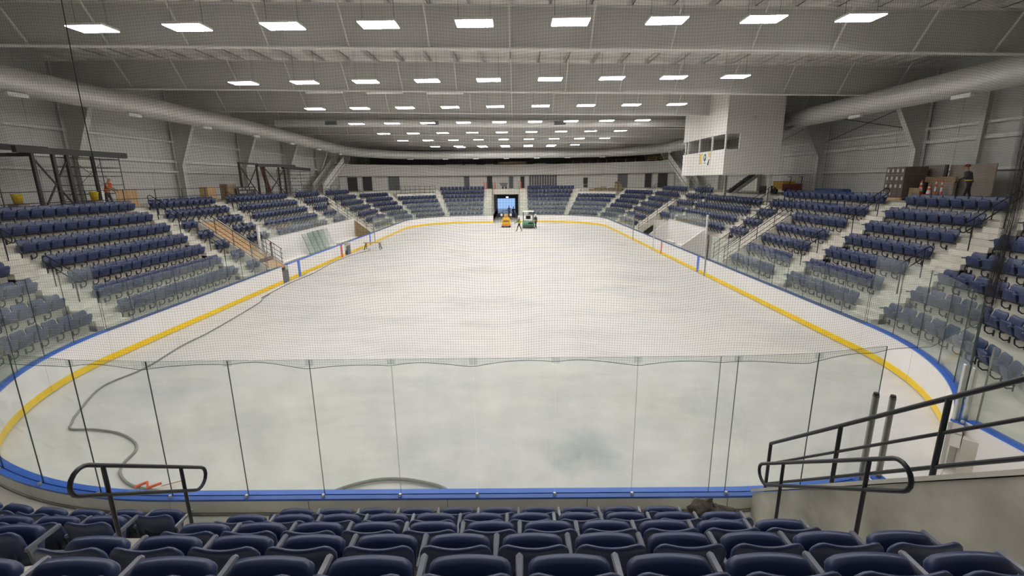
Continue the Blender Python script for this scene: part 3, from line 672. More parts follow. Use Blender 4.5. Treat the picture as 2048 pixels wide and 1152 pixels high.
# ------------------------------------------------------------------ protective net
def net():
    S0, S1 = OFF['NL']+RC*R(12)-TOT, arc('NR', 54); P = .038; ZB, ZT = 3.27, 10.45; rr = .0009
    rnd = random.Random(3); ph = [rnd.random()*6.28 for _ in range(8)]
    def pos(s, z):
        t = (z-ZB)/(ZT-ZB); q = s-0.0
        wv = .055*math.sin(q*2.57+ph[0]+1.1*t)*(1-t)+.035*math.sin(q*1.1+ph[1]+3*t)+.02*math.sin(z*1.7+q*.6+ph[2])
        dzz = (.030*math.sin(q*2.57+ph[3])+.03*math.sin(q*1.3+.9*z+ph[4])+.012*math.sin(q*5.1+z*2+ph[5]))*(.35+.65*math.sin(math.pi*min(1, t*1.2+.05)))
        x, y, nx, ny = pt(s, .15+wv*.8); return x, y, z+dzz
    def scal(s):
        u = (s/GN) % 1.0; return .07*math.sin(math.pi*u)*(.3+.7*abs(math.sin(1.7*math.floor(s/GN)+.6)))
    m_ = MB(); V = m_.v; F = m_.f
    def strand(pts_, nrm, r=rr):
        o = len(V); n = len(pts_)
        for p in pts_:
            for a in ((r, 0), (-.5*r, .87*r), (-.5*r, -.87*r)): V.append((p[0]+nrm[0]*a[0]+nrm[3]*a[1], p[1]+nrm[1]*a[0]+nrm[4]*a[1], p[2]+nrm[2]*a[0]+nrm[5]*a[1]))
        for i in range(n-1):
            for k in range(3): q = (k+1) % 3; F.append((o+i*3+k, o+i*3+q, o+i*3+3+q, o+i*3+3+k))
    n = int((S1-S0)/P)
    for i in range(n+1):
        s = S0+i*P; x, y, nx, ny = pt(s, 0)
        zs = [ZB+scal(s)]+[ZB+.4+(ZT-ZB-.4)*j/12 for j in range(13)]
        strand([pos(s, z) for z in zs], (nx, ny, 0, -ny, nx, 0))
    for lay, (a_, b_) in enumerate(((34, 54), (40, 54))):
        q0, q1 = arc('NR', a_), arc('NR', b_)
        for i in range(int((q1-q0)/P)+1):
            s = q0+(i+.3*(lay+1))*P; x, y, nx, ny = pt(s, 0); of = .05+.045*lay+.02*math.sin(i*.7)
            strand([(p[0]+nx*of, p[1]+ny*of, p[2]) for p in (pos(s, z) for z in [ZB+.2+(ZT-ZB-.2)*j/12 for j in range(13)])], (nx, ny, 0, -ny, nx, 0))
        for j in range(8, int((ZT-ZB)/P)):
            strand([(p[0]+p[3]*of, p[1]+p[4]*of, p[2]) for p in ((*pos(q0+(q1-q0)*i/30, ZB+(j+.4)*P), *pt(q0+(q1-q0)*i/30, 0)[2:]) for i in range(31))], (0, 0, 1, 0, -1, 0))
    nz = int((ZT-ZB)/P); ns = int((S1-S0)/.22)
    for j in range(3, nz+1):
        z = ZB+j*P; strand([pos(S0+(S1-S0)*i/ns, z) for i in range(ns+1)], (0, 0, 1, 0, -1, 0))
    for j in range(0, 3):
        z = ZB+j*P
        for i in range(ns):
            s = S0+(S1-S0)*i/ns
            if scal(s) < j*P: strand([pos(s, z), pos(s+.22, z)], (0, 0, 1, 0, -1, 0))
    m_.mi = [0]*len(F); m_.sm = [False]*len(F)
    t = thing('safety_net', 'fine black safety net hanging from the roof down to the near glass', 'net', (0, -.15, 3.3))
    tag(m_.build('mesh', 'net', t), kind='stuff')
    m_ = MB(); m_.tube([pos(S0+(S1-S0)*i/(ns*2), ZB+scal(S0+(S1-S0)*i/(ns*2))) for i in range(ns*2+1)], .004, 5); m_.build('border_rope', 'net', t)
    m_ = MB(); m_.tube([pos(S0+(S1-S0)*i/ns, ZT) for i in range(ns+1)], .02, 6); m_.build('top_cable', 'scaff', t)
    s = sN(-4.52); m_ = MB(); m_.tube([pos(s, z) for z in [6.1+(ZT-6.1)*i/12 for i in range(13)]], .006, 5); m_.build('seam', 'net', t)
net()

# ------------------------------------------------------------------ ramps through the stands
def ramp(side, y0, y1, deck, label, x_hi=4.45, x_lo=.55):
    sx = -1 if side == 'L' else 1; X = lambda d: sx*(W2+d); zh, zl = zrow(5)-.02, .80
    t = thing('access_ramp', label, 'ramp', (X(2.5), (y0+y1)/2, 0))
    sl = (zh-zl)/(x_hi-x_lo); Z = lambda d: zl+sl*(d-x_lo)
    def slab(a, b, h0, h1, nm, mt):
        m_ = MB(); P = lambda d, h: (X(d), Z(d)+h)
        m_.prism([P(x_lo, h0), P(x_hi, h0), P(x_hi, h1), P(x_lo, h1)], a, b, 'y') ; return m_.build(nm, mt, t)
    n = 6
    if deck == 'wood':
        for i in range(n): slab(y0+.12+(y1-y0-.24)*i/n+.006, y0+.12+(y1-y0-.24)*(i+1)/n-.006, -.03, .0, 'plank', 'wood')
    else:
        for i in range(15):
            d0 = x_lo+(x_hi-x_lo)*i/15; d1 = x_lo+(x_hi-x_lo)*(i+1)/15; m_ = MB(); m_.box(min(X(d0), X(d1)), max(X(d0), X(d1)), y0+.1, y1-.1, max(0, Z(d1)-.35), Z(d1)); m_.build('step', 'concrete_lt', t)
    for a in (y0, y1-.14):
        slab(a, a+.14, -.55, .10, 'curb', 'concrete_lt')
        ym = a+.07
        for j, h in enumerate((1.02, .72, .42, .16)[:4]):
            m_ = MB(); m_.tube([(X(x_lo+.1), ym, Z(x_lo+.1)+h), (X(x_hi), ym, Z(x_hi)+h)], .017 if j else .022, 6); m_.build('rail', 'rail', t)
        for fr in (.02, .25, .5, .75, .99):
            d = x_lo+.1+(x_hi-x_lo-.1)*fr; m_ = MB(); m_.tube([(X(d), ym, Z(d)+.08), (X(d), ym, Z(d)+1.02)], .02, 6); m_.build('post', 'rail', t)
    m_ = MB(); m_.box(min(X(x_lo), X(x_hi)), max(X(x_lo), X(x_hi)), y0, y1, 0, .02); m_.build('base', 'concrete', t)
ramp('L', 20.45, 22.35, 'wood', 'steep wooden plank ramp with black rails cutting through the bench side seats')
ramp('L', 39.6, 41.9, 'step', 'concrete stair with rails past the players bench')
ramp('R', 20.85, 22.45, 'step', 'concrete stair with rails before the penalty box')
ramp('R', 40.35, 42.4, 'step', 'concrete stair with pale rails past the penalty box')
m_ = MB(); m_.box(-14.25, -14.15, 22.12, 22.2, 1.2, 2.35); m_.box(-14.2, -14.15, 20.62, 22.18, 1.28, 1.52); tag(m_.build('toe_board', 'redsteel'), 'rust red board across the foot of the plank ramp', 'board')

# ------------------------------------------------------------------ players bench and penalty box
def bench_box(sx, y0, y1, label, glass_label):
    X = lambda v: sx*v
    bx = lambda m_, a, b, *r: m_.box(min(X(a), X(b)), max(X(a), X(b)), *r)
    t = thing('box_wall', label, 'wall', (X(14.85), (y0+y1)/2, 0))
    n = round((y1-y0)/2.44)
    for i in range(n):
        a = y0+(y1-y0)*i/n+.006; b = y0+(y1-y0)*(i+1)/n-.006; m_ = MB(); bx(m_, 14.8, 14.95, a, b, 0.3, 2.42); m_.build('panel', 'board', t)
    m_ = MB(); bx(m_, 14.78, 14.98, y0, y1, 2.42, 2.46); m_.build('coping', 'white', t)
    m_ = MB(); bx(m_, 13.2, 15.1, y0, y1, 0.0, 0.30); m_.build('platform', 'concrete', t)
    for i in range(3): m_ = MB(); bx(m_, 14.45, 14.78, y0+.4+i*(y1-y0)/3, y0+(i+1)*(y1-y0)/3-.4, .68, .73); p = m_.build('bench', 'board_back', t)
    g = thing('box_glass', glass_label, 'glass', (X(14.88), (y0+y1)/2, 2.46)); n = round((y1-y0)/1.83)
    for i in range(n):
        a = y0+(y1-y0)*i/n+.006; b = y0+(y1-y0)*(i+1)/n-.006; m_ = MB(); bx(m_, 14.87, 14.882, a, b, 2.46, 3.35); m_.build('glass_pane', 'glass', g)
bench_box(-1, 22.5, 39.5, 'tall white back wall of the players bench', 'row of glass panes standing on the white bench wall')
bench_box(1, 26.9, 34.7, 'tall white back wall of the penalty box', 'row of glass panes standing on the white penalty box wall')
for i, (y, sx) in enumerate(((26.85, 1), (34.75, 1))):
    m_ = MB(); m_.prism([(14.95*sx, 0), (14.95*sx, 2.45), (13.15*sx, 1.15), (13.15*sx, 0)], y-.06, y+.06, 'y'); tag(m_.build('side_wall', 'board'), ('white sloping end wall of the penalty box, ramp side', 'white sloping end wall of the penalty box, press box side')[i], 'wall')
m_ = MB(); m_.prism([(-14.95, 0), (-14.95, 2.42), (-13.3, 1.1), (-13.3, 0)], 39.45, 39.57, 'y'); tag(m_.build('side_wall', 'plywood'), 'brown sloping plywood end wall of the players bench', 'wall')
for i, (x, y, z1, mt, lb) in enumerate(((-14.8, 22.0, 3.35, 'white', 'pale post at the bench wall end by the plank ramp'), (12.97, 21.75, 2.3, 'gunmetal', 'dark post at the board end before the penalty box'), (12.97, 39.6, 2.53, 'gunmetal', 'dark post at the board end past the penalty box'),
                                (12.97, 32.7, 2.1, 'silver', 'bright post at the penalty box gate'), (-12.97, 39.6, 2.4, 'gunmetal', 'dark post at the board end past the players bench'), (14.9, 26.7, 3.4, 'white', 'pale post at the penalty box wall end'))):
    m_ = MB(); m_.rbox(x-.06, x+.06, y-.08, y+.08, 0.0, z1, .015); tag(m_.build('glass_post', mt), lb, 'post')
m_ = MB(); m_.box(-13.05, -12.95, 20.75, 21.45, 0.05, .72); tag(m_.build('gate_opening', 'door_grey'), 'dark grey lower gate leaf in the first bench gate', 'gate')  # dark panels stand in for the shade of the two open gates
m_ = MB(); m_.box(-13.06, -12.96, 31.9, 32.55, 0.05, .75); tag(m_.build('gate_opening', 'door_grey'), 'dark grey lower gate leaf in the second bench gate', 'gate')
t = thing('glass_sheets', 'spare glass sheets leaning against the white bench wall', 'glass', (-14.2, 30, .3))
for i in range(4):
    y = 27.6+i*.95; m_ = MB(); m_.hexa([(-14.05-.02*i, y, .3), (-14.04-.02*i, y, .3), (-14.04-.02*i, y+2.1, .3), (-14.05-.02*i, y+2.1, .3), (-14.72-.02*i, y, 2.25), (-14.71-.02*i, y, 2.25), (-14.71-.02*i, y+2.1, 2.25), (-14.72-.02*i, y+2.1, 2.25)]); p = m_.build('sheet', 'glass', t)
    m_ = MB(); m_.bar((-14.045-.02*i, y, .3), (-14.715-.02*i, y, 2.25), .012, .03); m_.build('edge', 'glass_edge', p)
# wooden trestle on the slab by the bench
t = thing('sawhorse', 'low wooden trestle standing on the slab beside the bench end', 'trestle', (-11.6, 34.8, 0))
m_ = MB(); m_.rbox(-12.5, -10.9, 34.6, 34.95, .62, .68, .01); m_.build('top', 'wood', t)
for x in (-12.3, -11.1):
    for sy in (-1, 1): m_ = MB(); m_.bar((x, 34.78+sy*.1, .62), (x+(.12 if x > -11.7 else -.12), 34.78+sy*.32, 0), .05, .05); m_.build('leg', 'darksteel', t)
    m_ = MB(); m_.bar((x, 34.55, .3), (x, 35.0, .3), .04, .04); m_.build('brace', 'darksteel', t)

# ------------------------------------------------------------------ far end: tunnel, concourse wall, balcony fascia, platforms
m_ = MB(); m_.box(-2.35, -2.1, 61.3, WYF, 0, .9); m_.box(1.75, 2.0, 61.3, WYF, 0, .9); m_.box(-2.35, -2.1, 67.0, WYF, 0, 3.9); m_.box(1.75, 2.0, 67.0, WYF, 0, 3.9)
struct('wall_tunnel', m_, 'concrete_wall')
struct('ceiling_tunnel', MB().box(-2.35, 2.0, 67.0, WYF, 3.86, ZC-.02), 'concrete')
FW = [(-24.15, 60.6), (-21.7, 62.9), (-15, 67.6), (-8, 70.1), (0, 70.9), (8, 70.1), (15, 67.6), (21.7, 62.9), (24.15, 60.6)]
def poly_wall(nm, dy, th, z0, z1, mt, label=None, cat=None, cuts=()):
    t = thing(nm, label, cat, (0, 66, z0), kind=None if label else 'structure')
    for (xa, ya), (xb, yb) in zip(FW, FW[1:]):
        m_ = MB(); L_ = math.hypot(xb-xa, yb-ya); g = .01/L_; q = lambda f, e, z: (xa+(xb-xa)*f, ya+(yb-ya)*f+dy+e, z)
        m_.hexa([q(g, 0, z0), q(1-g, 0, z0), q(1-g, th, z0), q(g, th, z0), q(g, 0, z1), q(1-g, 0, z1), q(1-g, th, z1), q(g, th, z1)]); m_.build('panel', mt, t)
    return t
poly_wall('wall_concourse', 1.1, .2, ZC, 6.95, 'white_wall')
poly_wall('balcony_fascia', 0.0, .35, 6.85, 8.5, 'white_wall', 'long white balcony front wrapping the far end of the hall', 'fascia')
v = [(x, y+.3) for x, y in FW]+[(24.15, WYF), (-24.15, WYF)]
m_ = MB(); m_.prism(v, 6.9, 7.15); struct('floor_balcony', m_, 'concrete')
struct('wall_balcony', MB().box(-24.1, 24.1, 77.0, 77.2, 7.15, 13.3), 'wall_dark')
def fw(x):
    for (xa, ya), (xb, yb) in zip(FW, FW[1:]):
        if xa <= x <= xb: return ya+(yb-ya)*(x-xa)/(xb-xa), math.atan2(yb-ya, xb-xa)
def on_wall(nm, x, wd, z0, z1, mt, label, cat, dep=.05, kind=None):
    y, a = fw(x); t = thing(nm, label, cat, (x, y+1.1, z0), rz=a, kind=kind)
    m_ = MB(); m_.at = 1; m_.box(-wd/2, wd/2, -dep, 0, 0, z1-z0); m_.build('leaf', mt, t)  # flat leaf; on openings and recesses its tone stands for inner shade
    for sx in (-1, 1): m_ = MB(); m_.at = 1; m_.box(sx*wd/2-.04, sx*wd/2+.04, -dep-.04, 0, 0, z1-z0+.04); m_.build('jamb', 'steel_paint', t)
    m_ = MB(); m_.at = 1; m_.box(-wd/2, wd/2, -dep-.04, 0, z1-z0, z1-z0+.08); m_.build('head', 'steel_paint', t)
    return t
for i, (x, wd, z1, mt, lb) in enumerate(((-6.7, .95, 6.7, 'door_grey', 'blue grey door on the far concourse behind the yellow machine side seats'), (-2.95, .95, 6.7, 'door_dark', 'dark doorway beside the red barrier on the far concourse'), (.62, .8, 6.6, 'door_grey', 'grey door above the far tunnel'),
        (2.5, .75, 6.6, 'door_dark', 'dark narrow doorway next to the stud wall'), (12.6, .8, 6.3, 'door_dark', 'small dark opening behind the press box side platform'), (-22.75, 1.6, 6.7, 'door_dark', 'wide dark opening below the far stair'), (-21.0, 1.5, 6.75, 'door_dark', 'dark opening with a loose white strip beside it'),
        (-17.6, 1.9, 6.8, 'door_grey', 'grey recess in the far concourse wall, bench side'), (17.9, 1.7, 6.8, 'door_grey', 'grey recess in the far concourse wall, press box side'), (21.2, 1.1, 6.75, 'door_dark', 'dark opening next to the press box'), (22.9, 1.6, 6.75, 'door_dark', 'wide dark opening behind the press box'))):
    on_wall('door_%d' % (i+1), x, wd, ZC, z1, mt, lb, None, kind='structure')
t = on_wall('stud_wall', 6.75, 6.6, ZC, 6.75, 'door_grey', 'open steel stud wall on the far concourse', 'stud wall', .03)
for i in range(16):
    m_ = MB(); m_.at = 1; x = -3.2+i*.42; m_.box(x-.03, x+.03, -.12, -.03, 0, 2.0); m_.build('stud', 'silver' if i % 5 else 'white', t)
# balcony guard and loose bright strips above the fascia
def far_rail(x0, x1, dy, z0, h, label, mt, n, post='silver'):
    t = thing('guard_rail', label, 'railing', ((x0+x1)/2, fw((x0+x1)/2)[0]+dy, z0))
    pts_ = [(x0+(x1-x0)*i/n, fw(x0+(x1-x0)*i/n)[0]+dy) for i in range(n+1)]
    for hh in (h, h*.5): m_ = MB(); m_.tube([(x, y, z0+hh) for x, y in pts_], .025, 6); m_.build('rail', mt, t)
    for x, y in pts_: m_ = MB(); m_.tube([(x, y, z0), (x, y, z0+h+.05)], .03, 6); m_.build('post', post, t)
far_rail(10.5, 20.5, .2, 8.5, .45, 'low temporary guard rail on the white balcony front', 'redsteel', 8); far_rail(20.8, 23.8, .2, 8.5, .55, 'yellow guard rail at the balcony end by the press box', 'yellow_plastic', 3)
m_ = MB(); m_.box(-1.5, 3.2, 71.2, 71.3, 8.5, 8.95); tag(m_.build('plywood_guard', 'plywood'), 'plywood strip on top of the white balcony front', 'panel')
for i, (x0, x1, z) in enumerate(((-9.8, -7.2, 8.75), (-6.8, -5.0, 8.7), (-3.6, -2.2, 8.78), (4.2, 6.2, 8.85))):
    m_ = MB(); m_.tube([*[(x0+(x1-x0)*q/3, fw(x0+(x1-x0)*q/3)[0]+.18, 8.54+(.0, .05, .02, .08)[q]) for q in range(4)]], .05, 6); tag(m_.build('plastic_strip', 'white'), f'crumpled white plastic strip on the balcony front, {ORD[i+1]} from the stair side', 'strip', 'white plastic strips above the balcony front')
# platforms with railings above the corner blocks
for nm, a, b, lb in (('FL', 28.5, 56.5, 'black railed platform in the far corner, bench side'), ('FR', 33.5, 61.5, 'pale railed platform with cartons, press box side')):
    t = thing('viewing_platform', lb, 'platform', (*pt(arc(nm, (a+b)/2), 4.8)[:2], zrow(5))); m_ = MB(); sweep(m_, arc(nm, a), arc(nm, b), dnose(5)-.01, dnose(7), zrow(5)-.1, zrow(6)); m_.build('deck', 'concrete_lt', t)
    mt = 'rail' if nm == 'FL' else 'silver'
    for h in (1.0, .55, .12): m_ = MB(); m_.tube([(*pt(s, dnose(5)+.1)[:2], zrow(6)+h) for s in samples(arc(nm, a), arc(nm, b), .6)], .025, 6); m_.build('rail', mt, t)
    for i in range(9): p = pt(arc(nm, a+(b-a)*i/8), dnose(5)+.1); m_ = MB(); m_.tube([(p[0], p[1], zrow(6)), (p[0], p[1], zrow(6)+1.02)], .025, 6); m_.build('post', mt, t)
# cartons on the platform
for i in range(9):
    p = pt(arc('FR', 35+2.4*i), 5.6+.35*(i % 2)); h = .35+.22*((i*7) % 4)/2+(.7 if i < 2 else 0); m_ = MB(); m_.rbox(p[0]-.35, p[0]+.35, p[1]-.3, p[1]+.3, zrow(6)+.001, zrow(6)+h, .01)
    tag(m_.build('carton', 'plywood'), f'brown carton on the pale railed platform, {ORD[i-1]} from the tall pile' if i > 1 else ('tall brown carton at the platform end', 'tall brown carton, second from the platform end')[i], 'box', 'cartons on the railed platform')
# red and white posts, barrow on the far concourse above the tunnel
for i, (x, y) in enumerate(((-3.6, 67.6), (-3.3, 68.2), (-1.9, 68.0), (2.2, 68.0))):
    m_ = MB(); m_.cyl(x, y, ZC, ZC+1.1, .07, .05, 10); m_.cyl(x, y, ZC, ZC+.08, .2, .2, 10); tag(m_.build('delineator', 'orange'), f'orange delineator post above the far tunnel, {ORD[i+1]} from the yellow machine side', 'post', 'orange posts above the far tunnel')
t = thing('dump_cart', 'grey tilting cart above the far tunnel', 'cart', (-.6, 68.4, ZC)); m_ = MB(); m_.prism([(-1.3, ZC+.9), (.1, ZC+.9), (-.1, ZC+.3), (-.8, ZC+.3)], 68.0, 68.8, 'y'); m_.build('tub', 'door_grey', t)
for x in (-.7, -.2): m_ = MB(); m_.tube([(x, 68.1, ZC+.16), (x, 68.7, ZC+.16)], .16, 12); m_.build('wheel', 'black', t)
for i, (x, s_) in enumerate(((-2.2, -1), (1.85, 1))):
    t = thing('tunnel_railing', ('railing on the far tunnel edge, yellow machine side', 'railing on the far tunnel edge, green machine side')[i], 'railing', (x, 64, 1.5))
    for h in (1.0, .5): m_ = MB(); m_.tube([(x, LEN+.6, nosez(.6)+h), (x, LEN+6.3, nosez(6.3)+h)], .025, 6); m_.build('rail', 'scaff', t)
    for q in range(6): d = .6+q*1.1; m_ = MB(); m_.tube([(x, LEN+d, max(.8, nosez(d)-.2)), (x, LEN+d, nosez(d)+1)], .022, 6); m_.build('post', 'scaff', t)
t = thing('work_light', 'small bright work light over the far tunnel door', 'lamp', (-.2, 80.5, 2.9)); m_ = MB(); m_.rbox(-.45, .05, 80.3, 80.5, 2.85, 3.1, .03); m_.build('body', 'white', t); m_ = MB(); m_.box(-.4, 0, 80.27, 80.3, 2.88, 3.07); m_.build('lens', 'shop_light', t)
# far stairs up to the balcony
for sx, lb in ((-1, 'long grey stair climbing to the balcony on the bench side'), (1, 'long grey stair climbing to the balcony behind the press box')):
    t = thing('balcony_stair', lb, 'stair', (sx*22.5, 50, ZC)); ya, yb, zb = 50.2, 57.8, 8.45
    for x in (21.85, 23.15): m_ = MB(); m_.hexa([(sx*x-.04, ya, ZC-.0), (sx*x+.04, ya, ZC), (sx*x+.04, yb, zb-.25), (sx*x-.04, yb, zb-.25), (sx*x-.04, ya, ZC+.35), (sx*x+.04, ya, ZC+.35), (sx*x+.04, yb, zb+.1), (sx*x-.04, yb, zb+.1)]); m_.build('stringer', 'steel_paint', t)
    for i in range(21): f_ = (i+.5)/21; m_ = MB(); m_.box(sx*22.5-.62, sx*22.5+.62, ya+(yb-ya)*f_-.16, ya+(yb-ya)*f_+.16, ZC+(zb-ZC)*f_-.02, ZC+(zb-ZC)*f_+.02); m_.build('tread', 'steel_web', t)
    for x in (21.85, 23.15):
        m_ = MB(); m_.hexa([(sx*x-.02, ya, ZC+.5), (sx*x+.02, ya, ZC+.5), (sx*x+.02, yb, zb+.2), (sx*x-.02, yb, zb+.2), (sx*x-.02, ya, ZC+1.15), (sx*x+.02, ya, ZC+1.15), (sx*x+.02, yb, zb+1.0), (sx*x-.02, yb, zb+1.0)]); m_.build('guard_panel', 'steel_paint', t)
    m_ = MB(); m_.box(min(sx*21.8, sx*23.2), max(sx*21.8, sx*23.2), yb, 60.4, zb-.2, zb); m_.build('landing', 'steel_web', t)

# ------------------------------------------------------------------ press box
t = thing('press_box', 'white press box hung from the roof above the seats with an open window band', 'press box', (17, 30, 6.17))
XF, YN_, YF_, ZT_, XB, XW, ZS0, ZS1, ZB0 = 15.3, 25.81, 33.67, 11.72, 19.05, 16.29, 7.84, 8.84, 6.17
def pbx(nm, mt, *b): m_ = MB(); m_.box(*b); return m_.build(nm, mt, t)
pbx('front_parapet', 'white_wall', XF, XF+.13, YN_, YF_, ZB0, ZS0); pbx('front_header', 'white_wall', XF, XF+.13, YN_, YF_, ZS1, ZT_)
pbx('side_parapet', 'white_wall', XF+.13, XW, YN_, YN_+.13, ZB0, ZS0); pbx('side_header', 'white_wall', XF+.13, XW, YN_, YN_+.13, ZS1, ZT_); pbx('side_wall', 'white_wall', XW, XB, YN_, YN_+.13, ZB0, ZT_)
pbx('far_wall', 'white_wall', XF+.13, XB, YF_-.13, YF_, ZB0, ZT_); pbx('deck', 'white_wall', XF+.13, XB, YN_+.13, YF_-.13, ZB0, ZB0+.15); pbx('soffit', 'white_wall', XF+.13, XB, YN_+.13, YF_-.13, 9.0, 9.1); pbx('back_wall', 'wall', XB-.1, XB, YN_+.13, YF_-.13, ZB0+.15, 9.0)
for y in (YN_+.05, 28.0, 30.3, 32.6): pbx('mullion', 'white', XF+.02, XF+.11, y, y+.11, ZS0, ZS1)
pbx('jamb', 'white', XW-.03, XW+.04, YN_-.01, YN_+.14, ZS0-.03, ZS1+.03); pbx('sill', 'white', XF-.02, XF+.15, YN_-.02, YF_, ZS0-.03, ZS0+.01); pbx('vent', 'steel_web', 17.0, 17.25, YN_-.02, YN_, 9.75, 9.95)
tb = thing('banner', 'small white and yellow banner with a round emblem hung on the press box', 'banner', (XF-.02, 28.5, 7.0))
YB = lambda y: -6.52+(y+6.52)*.7594
ZB_ = lambda z: 5.93+(z-5.93)*.7594
def bpr(poly, d0, d1, nm, mt, par): m_ = MB(); m_.prism([(YB(y), ZB_(z)) for y, z in poly], XF-d1, XF-d0, 'x'); return m_.build(nm, mt, par)
m_ = MB(); m_.box(XF-.024, XF-.012, YB(39.0), YB(41.6), ZB_(7.15), ZB_(8.36)); m_.build('cloth', 'white', tb)
bpr([(41.58, 7.3), (41.58, 8.30), (40.95, 8.30), (41.12, 7.9), (40.95, 7.3)], .024, .03, 'yellow_print', 'yellow_plastic', tb); bpr([(39.02, 8.34), (39.45, 8.34), (39.3, 7.95), (39.02, 7.9)], .024, .03, 'yellow_print', 'yellow_plastic', tb)
e = bpr([(40.25+.33*math.cos(R(a)), 7.90+.36*math.sin(R(a))) for a in range(0, 360, 30)], .024, .033, 'emblem', 'green_dk', tb)
bpr([(40.25+.2*math.cos(R(a)), 7.95+.16*math.sin(R(a))) for a in range(0, 360, 30)], .033, .038, 'emblem_centre', 'paper', e)
bpr([(39.1, 7.75), (39.25, 7.75), (39.65, 7.2), (39.3, 7.18)], .024, .03, 'dark_stroke', 'darksteel', tb)
m_ = MB()
for i in range(7): m_.box(XF-.03, XF-.024, YB(39.95+i*.09), YB(40.0+i*.09), ZB_(7.36), ZB_(7.42))
m_.build('small_print', 'darksteel', tb)
t = thing('press_box_stair', 'dark steel stair rising to the underside of the press box', 'stair', (20, 33.5, ZC))
for y in (33.0, 34.3): m_ = MB(); m_.hexa([(19.3, y-.04, ZC), (19.7, y-.04, ZC), (22.2, y-.04, 6.6), (21.8, y-.04, 6.6), (19.3, y+.04, ZC), (19.7, y+.04, ZC), (22.2, y+.04, 6.6), (21.8, y+.04, 6.6)]); m_.build('stringer', 'white', t)
m_ = MB(); m_.hexa([(19.6, 33.02, ZC), (19.75, 33.02, ZC), (22.15, 33.02, 6.55), (22.0, 33.02, 6.55), (19.6, 34.28, ZC), (19.75, 34.28, ZC), (22.15, 34.28, 6.55), (22.0, 34.28, 6.55)]); m_.build('soffit_plate', 'black', t)
for i in range(9): m_ = MB(); m_.box(19.35+i*.29, 19.62+i*.29, 33.0, 34.3, ZC+.17+i*.2, ZC+.2+i*.2); m_.build('tread', 'darksteel', t)
for i, y in enumerate((26.4, 33.2)): m_ = MB(); m_.box(18.75, 18.95, y-.1, y+.1, zrow(6), 6.17); tag(m_.build('support_column', 'steel_web'), ('grey column under the press box, penalty box side', 'grey column under the press box, far side')[i], 'column')

# ------------------------------------------------------------------ concourse: steel, scaffolds, guards, stored goods
def posts_thing(nm, label, cat, loc, bars, mt='darksteel', part='beam'):
    t = thing(nm, label, cat, loc)
    for b in bars:
        p, a, c, w_, h = b[:5]; m_ = MB(); m_.bar(a, c, w_, h); m_.build(p, b[5] if len(b) > 5 else mt, t)
    return t
X = -21.0
B = [('top_beam', (X, 14.6, 7.56), (X, 20.6, 7.56), .22, .28), ('top_beam', (X-1.3, 12.2, 7.72), (X-1.3, 17.4, 7.72), .22, .26), ('cross_beam', (X, 15.3, 7.36), (X-1.4, 15.3, 7.36), .14, .16)]
for y in (15.3, 16.3, 17.0, 18.42): B.append(('column', (X, y, ZC), (X, y, 7.42), .13, .13))
B += [('brace', (X, 15.35, 7.2), (X, 17.0, ZC+.1), .06, .06), ('brace', (X, 17.0, 7.2), (X, 15.35, ZC+.1), .06, .06)]
posts_thing('steel_platform_frame', 'dark unfinished steel platform frame with cross braces beside the orange vest worker', 'steel frame', (X, 16, ZC), B)
B = [('top_beam', (X, 31.6, 7.58), (X, 34.3, 7.58), .14, .16), ('column', (X, 31.7, ZC), (X, 31.7, 7.55), .14, .14), ('column', (X, 34.25, ZC), (X, 34.25, 7.55), .14, .14), ('brace', (X, 31.8, 7.3), (X, 34.2, ZC+.2), .06, .06), ('brace', (X, 34.2, 7.3), (X, 31.8, ZC+.2), .06, .06),
     ('top_beam', (X, 34.3, 7.50), (X, 41.3, 7.62), .24, .26), ('top_beam', (X-.8, 40.5, 7.5), (X-.8, 46.6, 7.42), .3, .3)]
for y in (35.45, 38.0, 39.1): B.append(('column', (X, y, ZC), (X, y, 7.42), .13, .13))
B += [('brace', (X, 35.5, 7.3), (X, 39.1, ZC+.1), .06, .06), ('brace', (X, 39.1, 7.3), (X, 35.5, ZC+.1), .06, .06)]
for i in range(4): B.append(('leaning_post', (X-.5, 35.8+.16*i, 7.4), (X-.5, 36.6+.2*i, ZC+.3), .07, .07, 'redsteel'))
posts_thing('steel_platform_frame', 'dark steel frame with red posts behind the players bench block', 'steel frame', (X, 36, ZC), B)
def scaffold(label, x0, x1, y0, y1, h, lev):
    t = thing('scaffold', label, 'scaffold', ((x0+x1)/2, (y0+y1)/2, ZC))
    for x in (x0, x1):
        for y in (y0, y1): m_ = MB(); m_.tube([(x, y, ZC), (x, y, ZC+h)], .024, 6); m_.build('standard', 'scaff', t)
        for i in range(lev): z = ZC+.3+i*(h-.4)/(lev-1); m_ = MB(); m_.tube([(x, y0, z), (x, y1, z)], .018, 6); m_.build('ledger', 'scaff', t)
    for y in (y0, y1):
        for i in range(lev): z = ZC+.3+i*(h-.4)/(lev-1); m_ = MB(); m_.tube([(x0, y, z), (x1, y, z)], .018, 6); m_.build('rung', 'scaff', t)
    m_ = MB(); m_.tube([(x0, y0, ZC+.3), (x0, y1, ZC+h-.3)], .015, 6); m_.build('brace', 'scaff', t); m_ = MB(); m_.tube([(x1, y1, ZC+.3), (x1, y0, ZC+h-.3)], .015, 6); m_.build('brace', 'scaff', t)
scaffold('tube scaffold behind the orange vest worker', -22.6, -21.5, 17.9, 20.7, 2.75, 6)
scaffold('tube scaffold at the near end of the dark steel frame', -22.4, -21.3, 11.6, 13.9, 2.8, 6)
scaffold('wide shelf-like tube scaffold before the balcony stair', -22.3, -21.2, 40.2, 45.3, 2.55, 7)
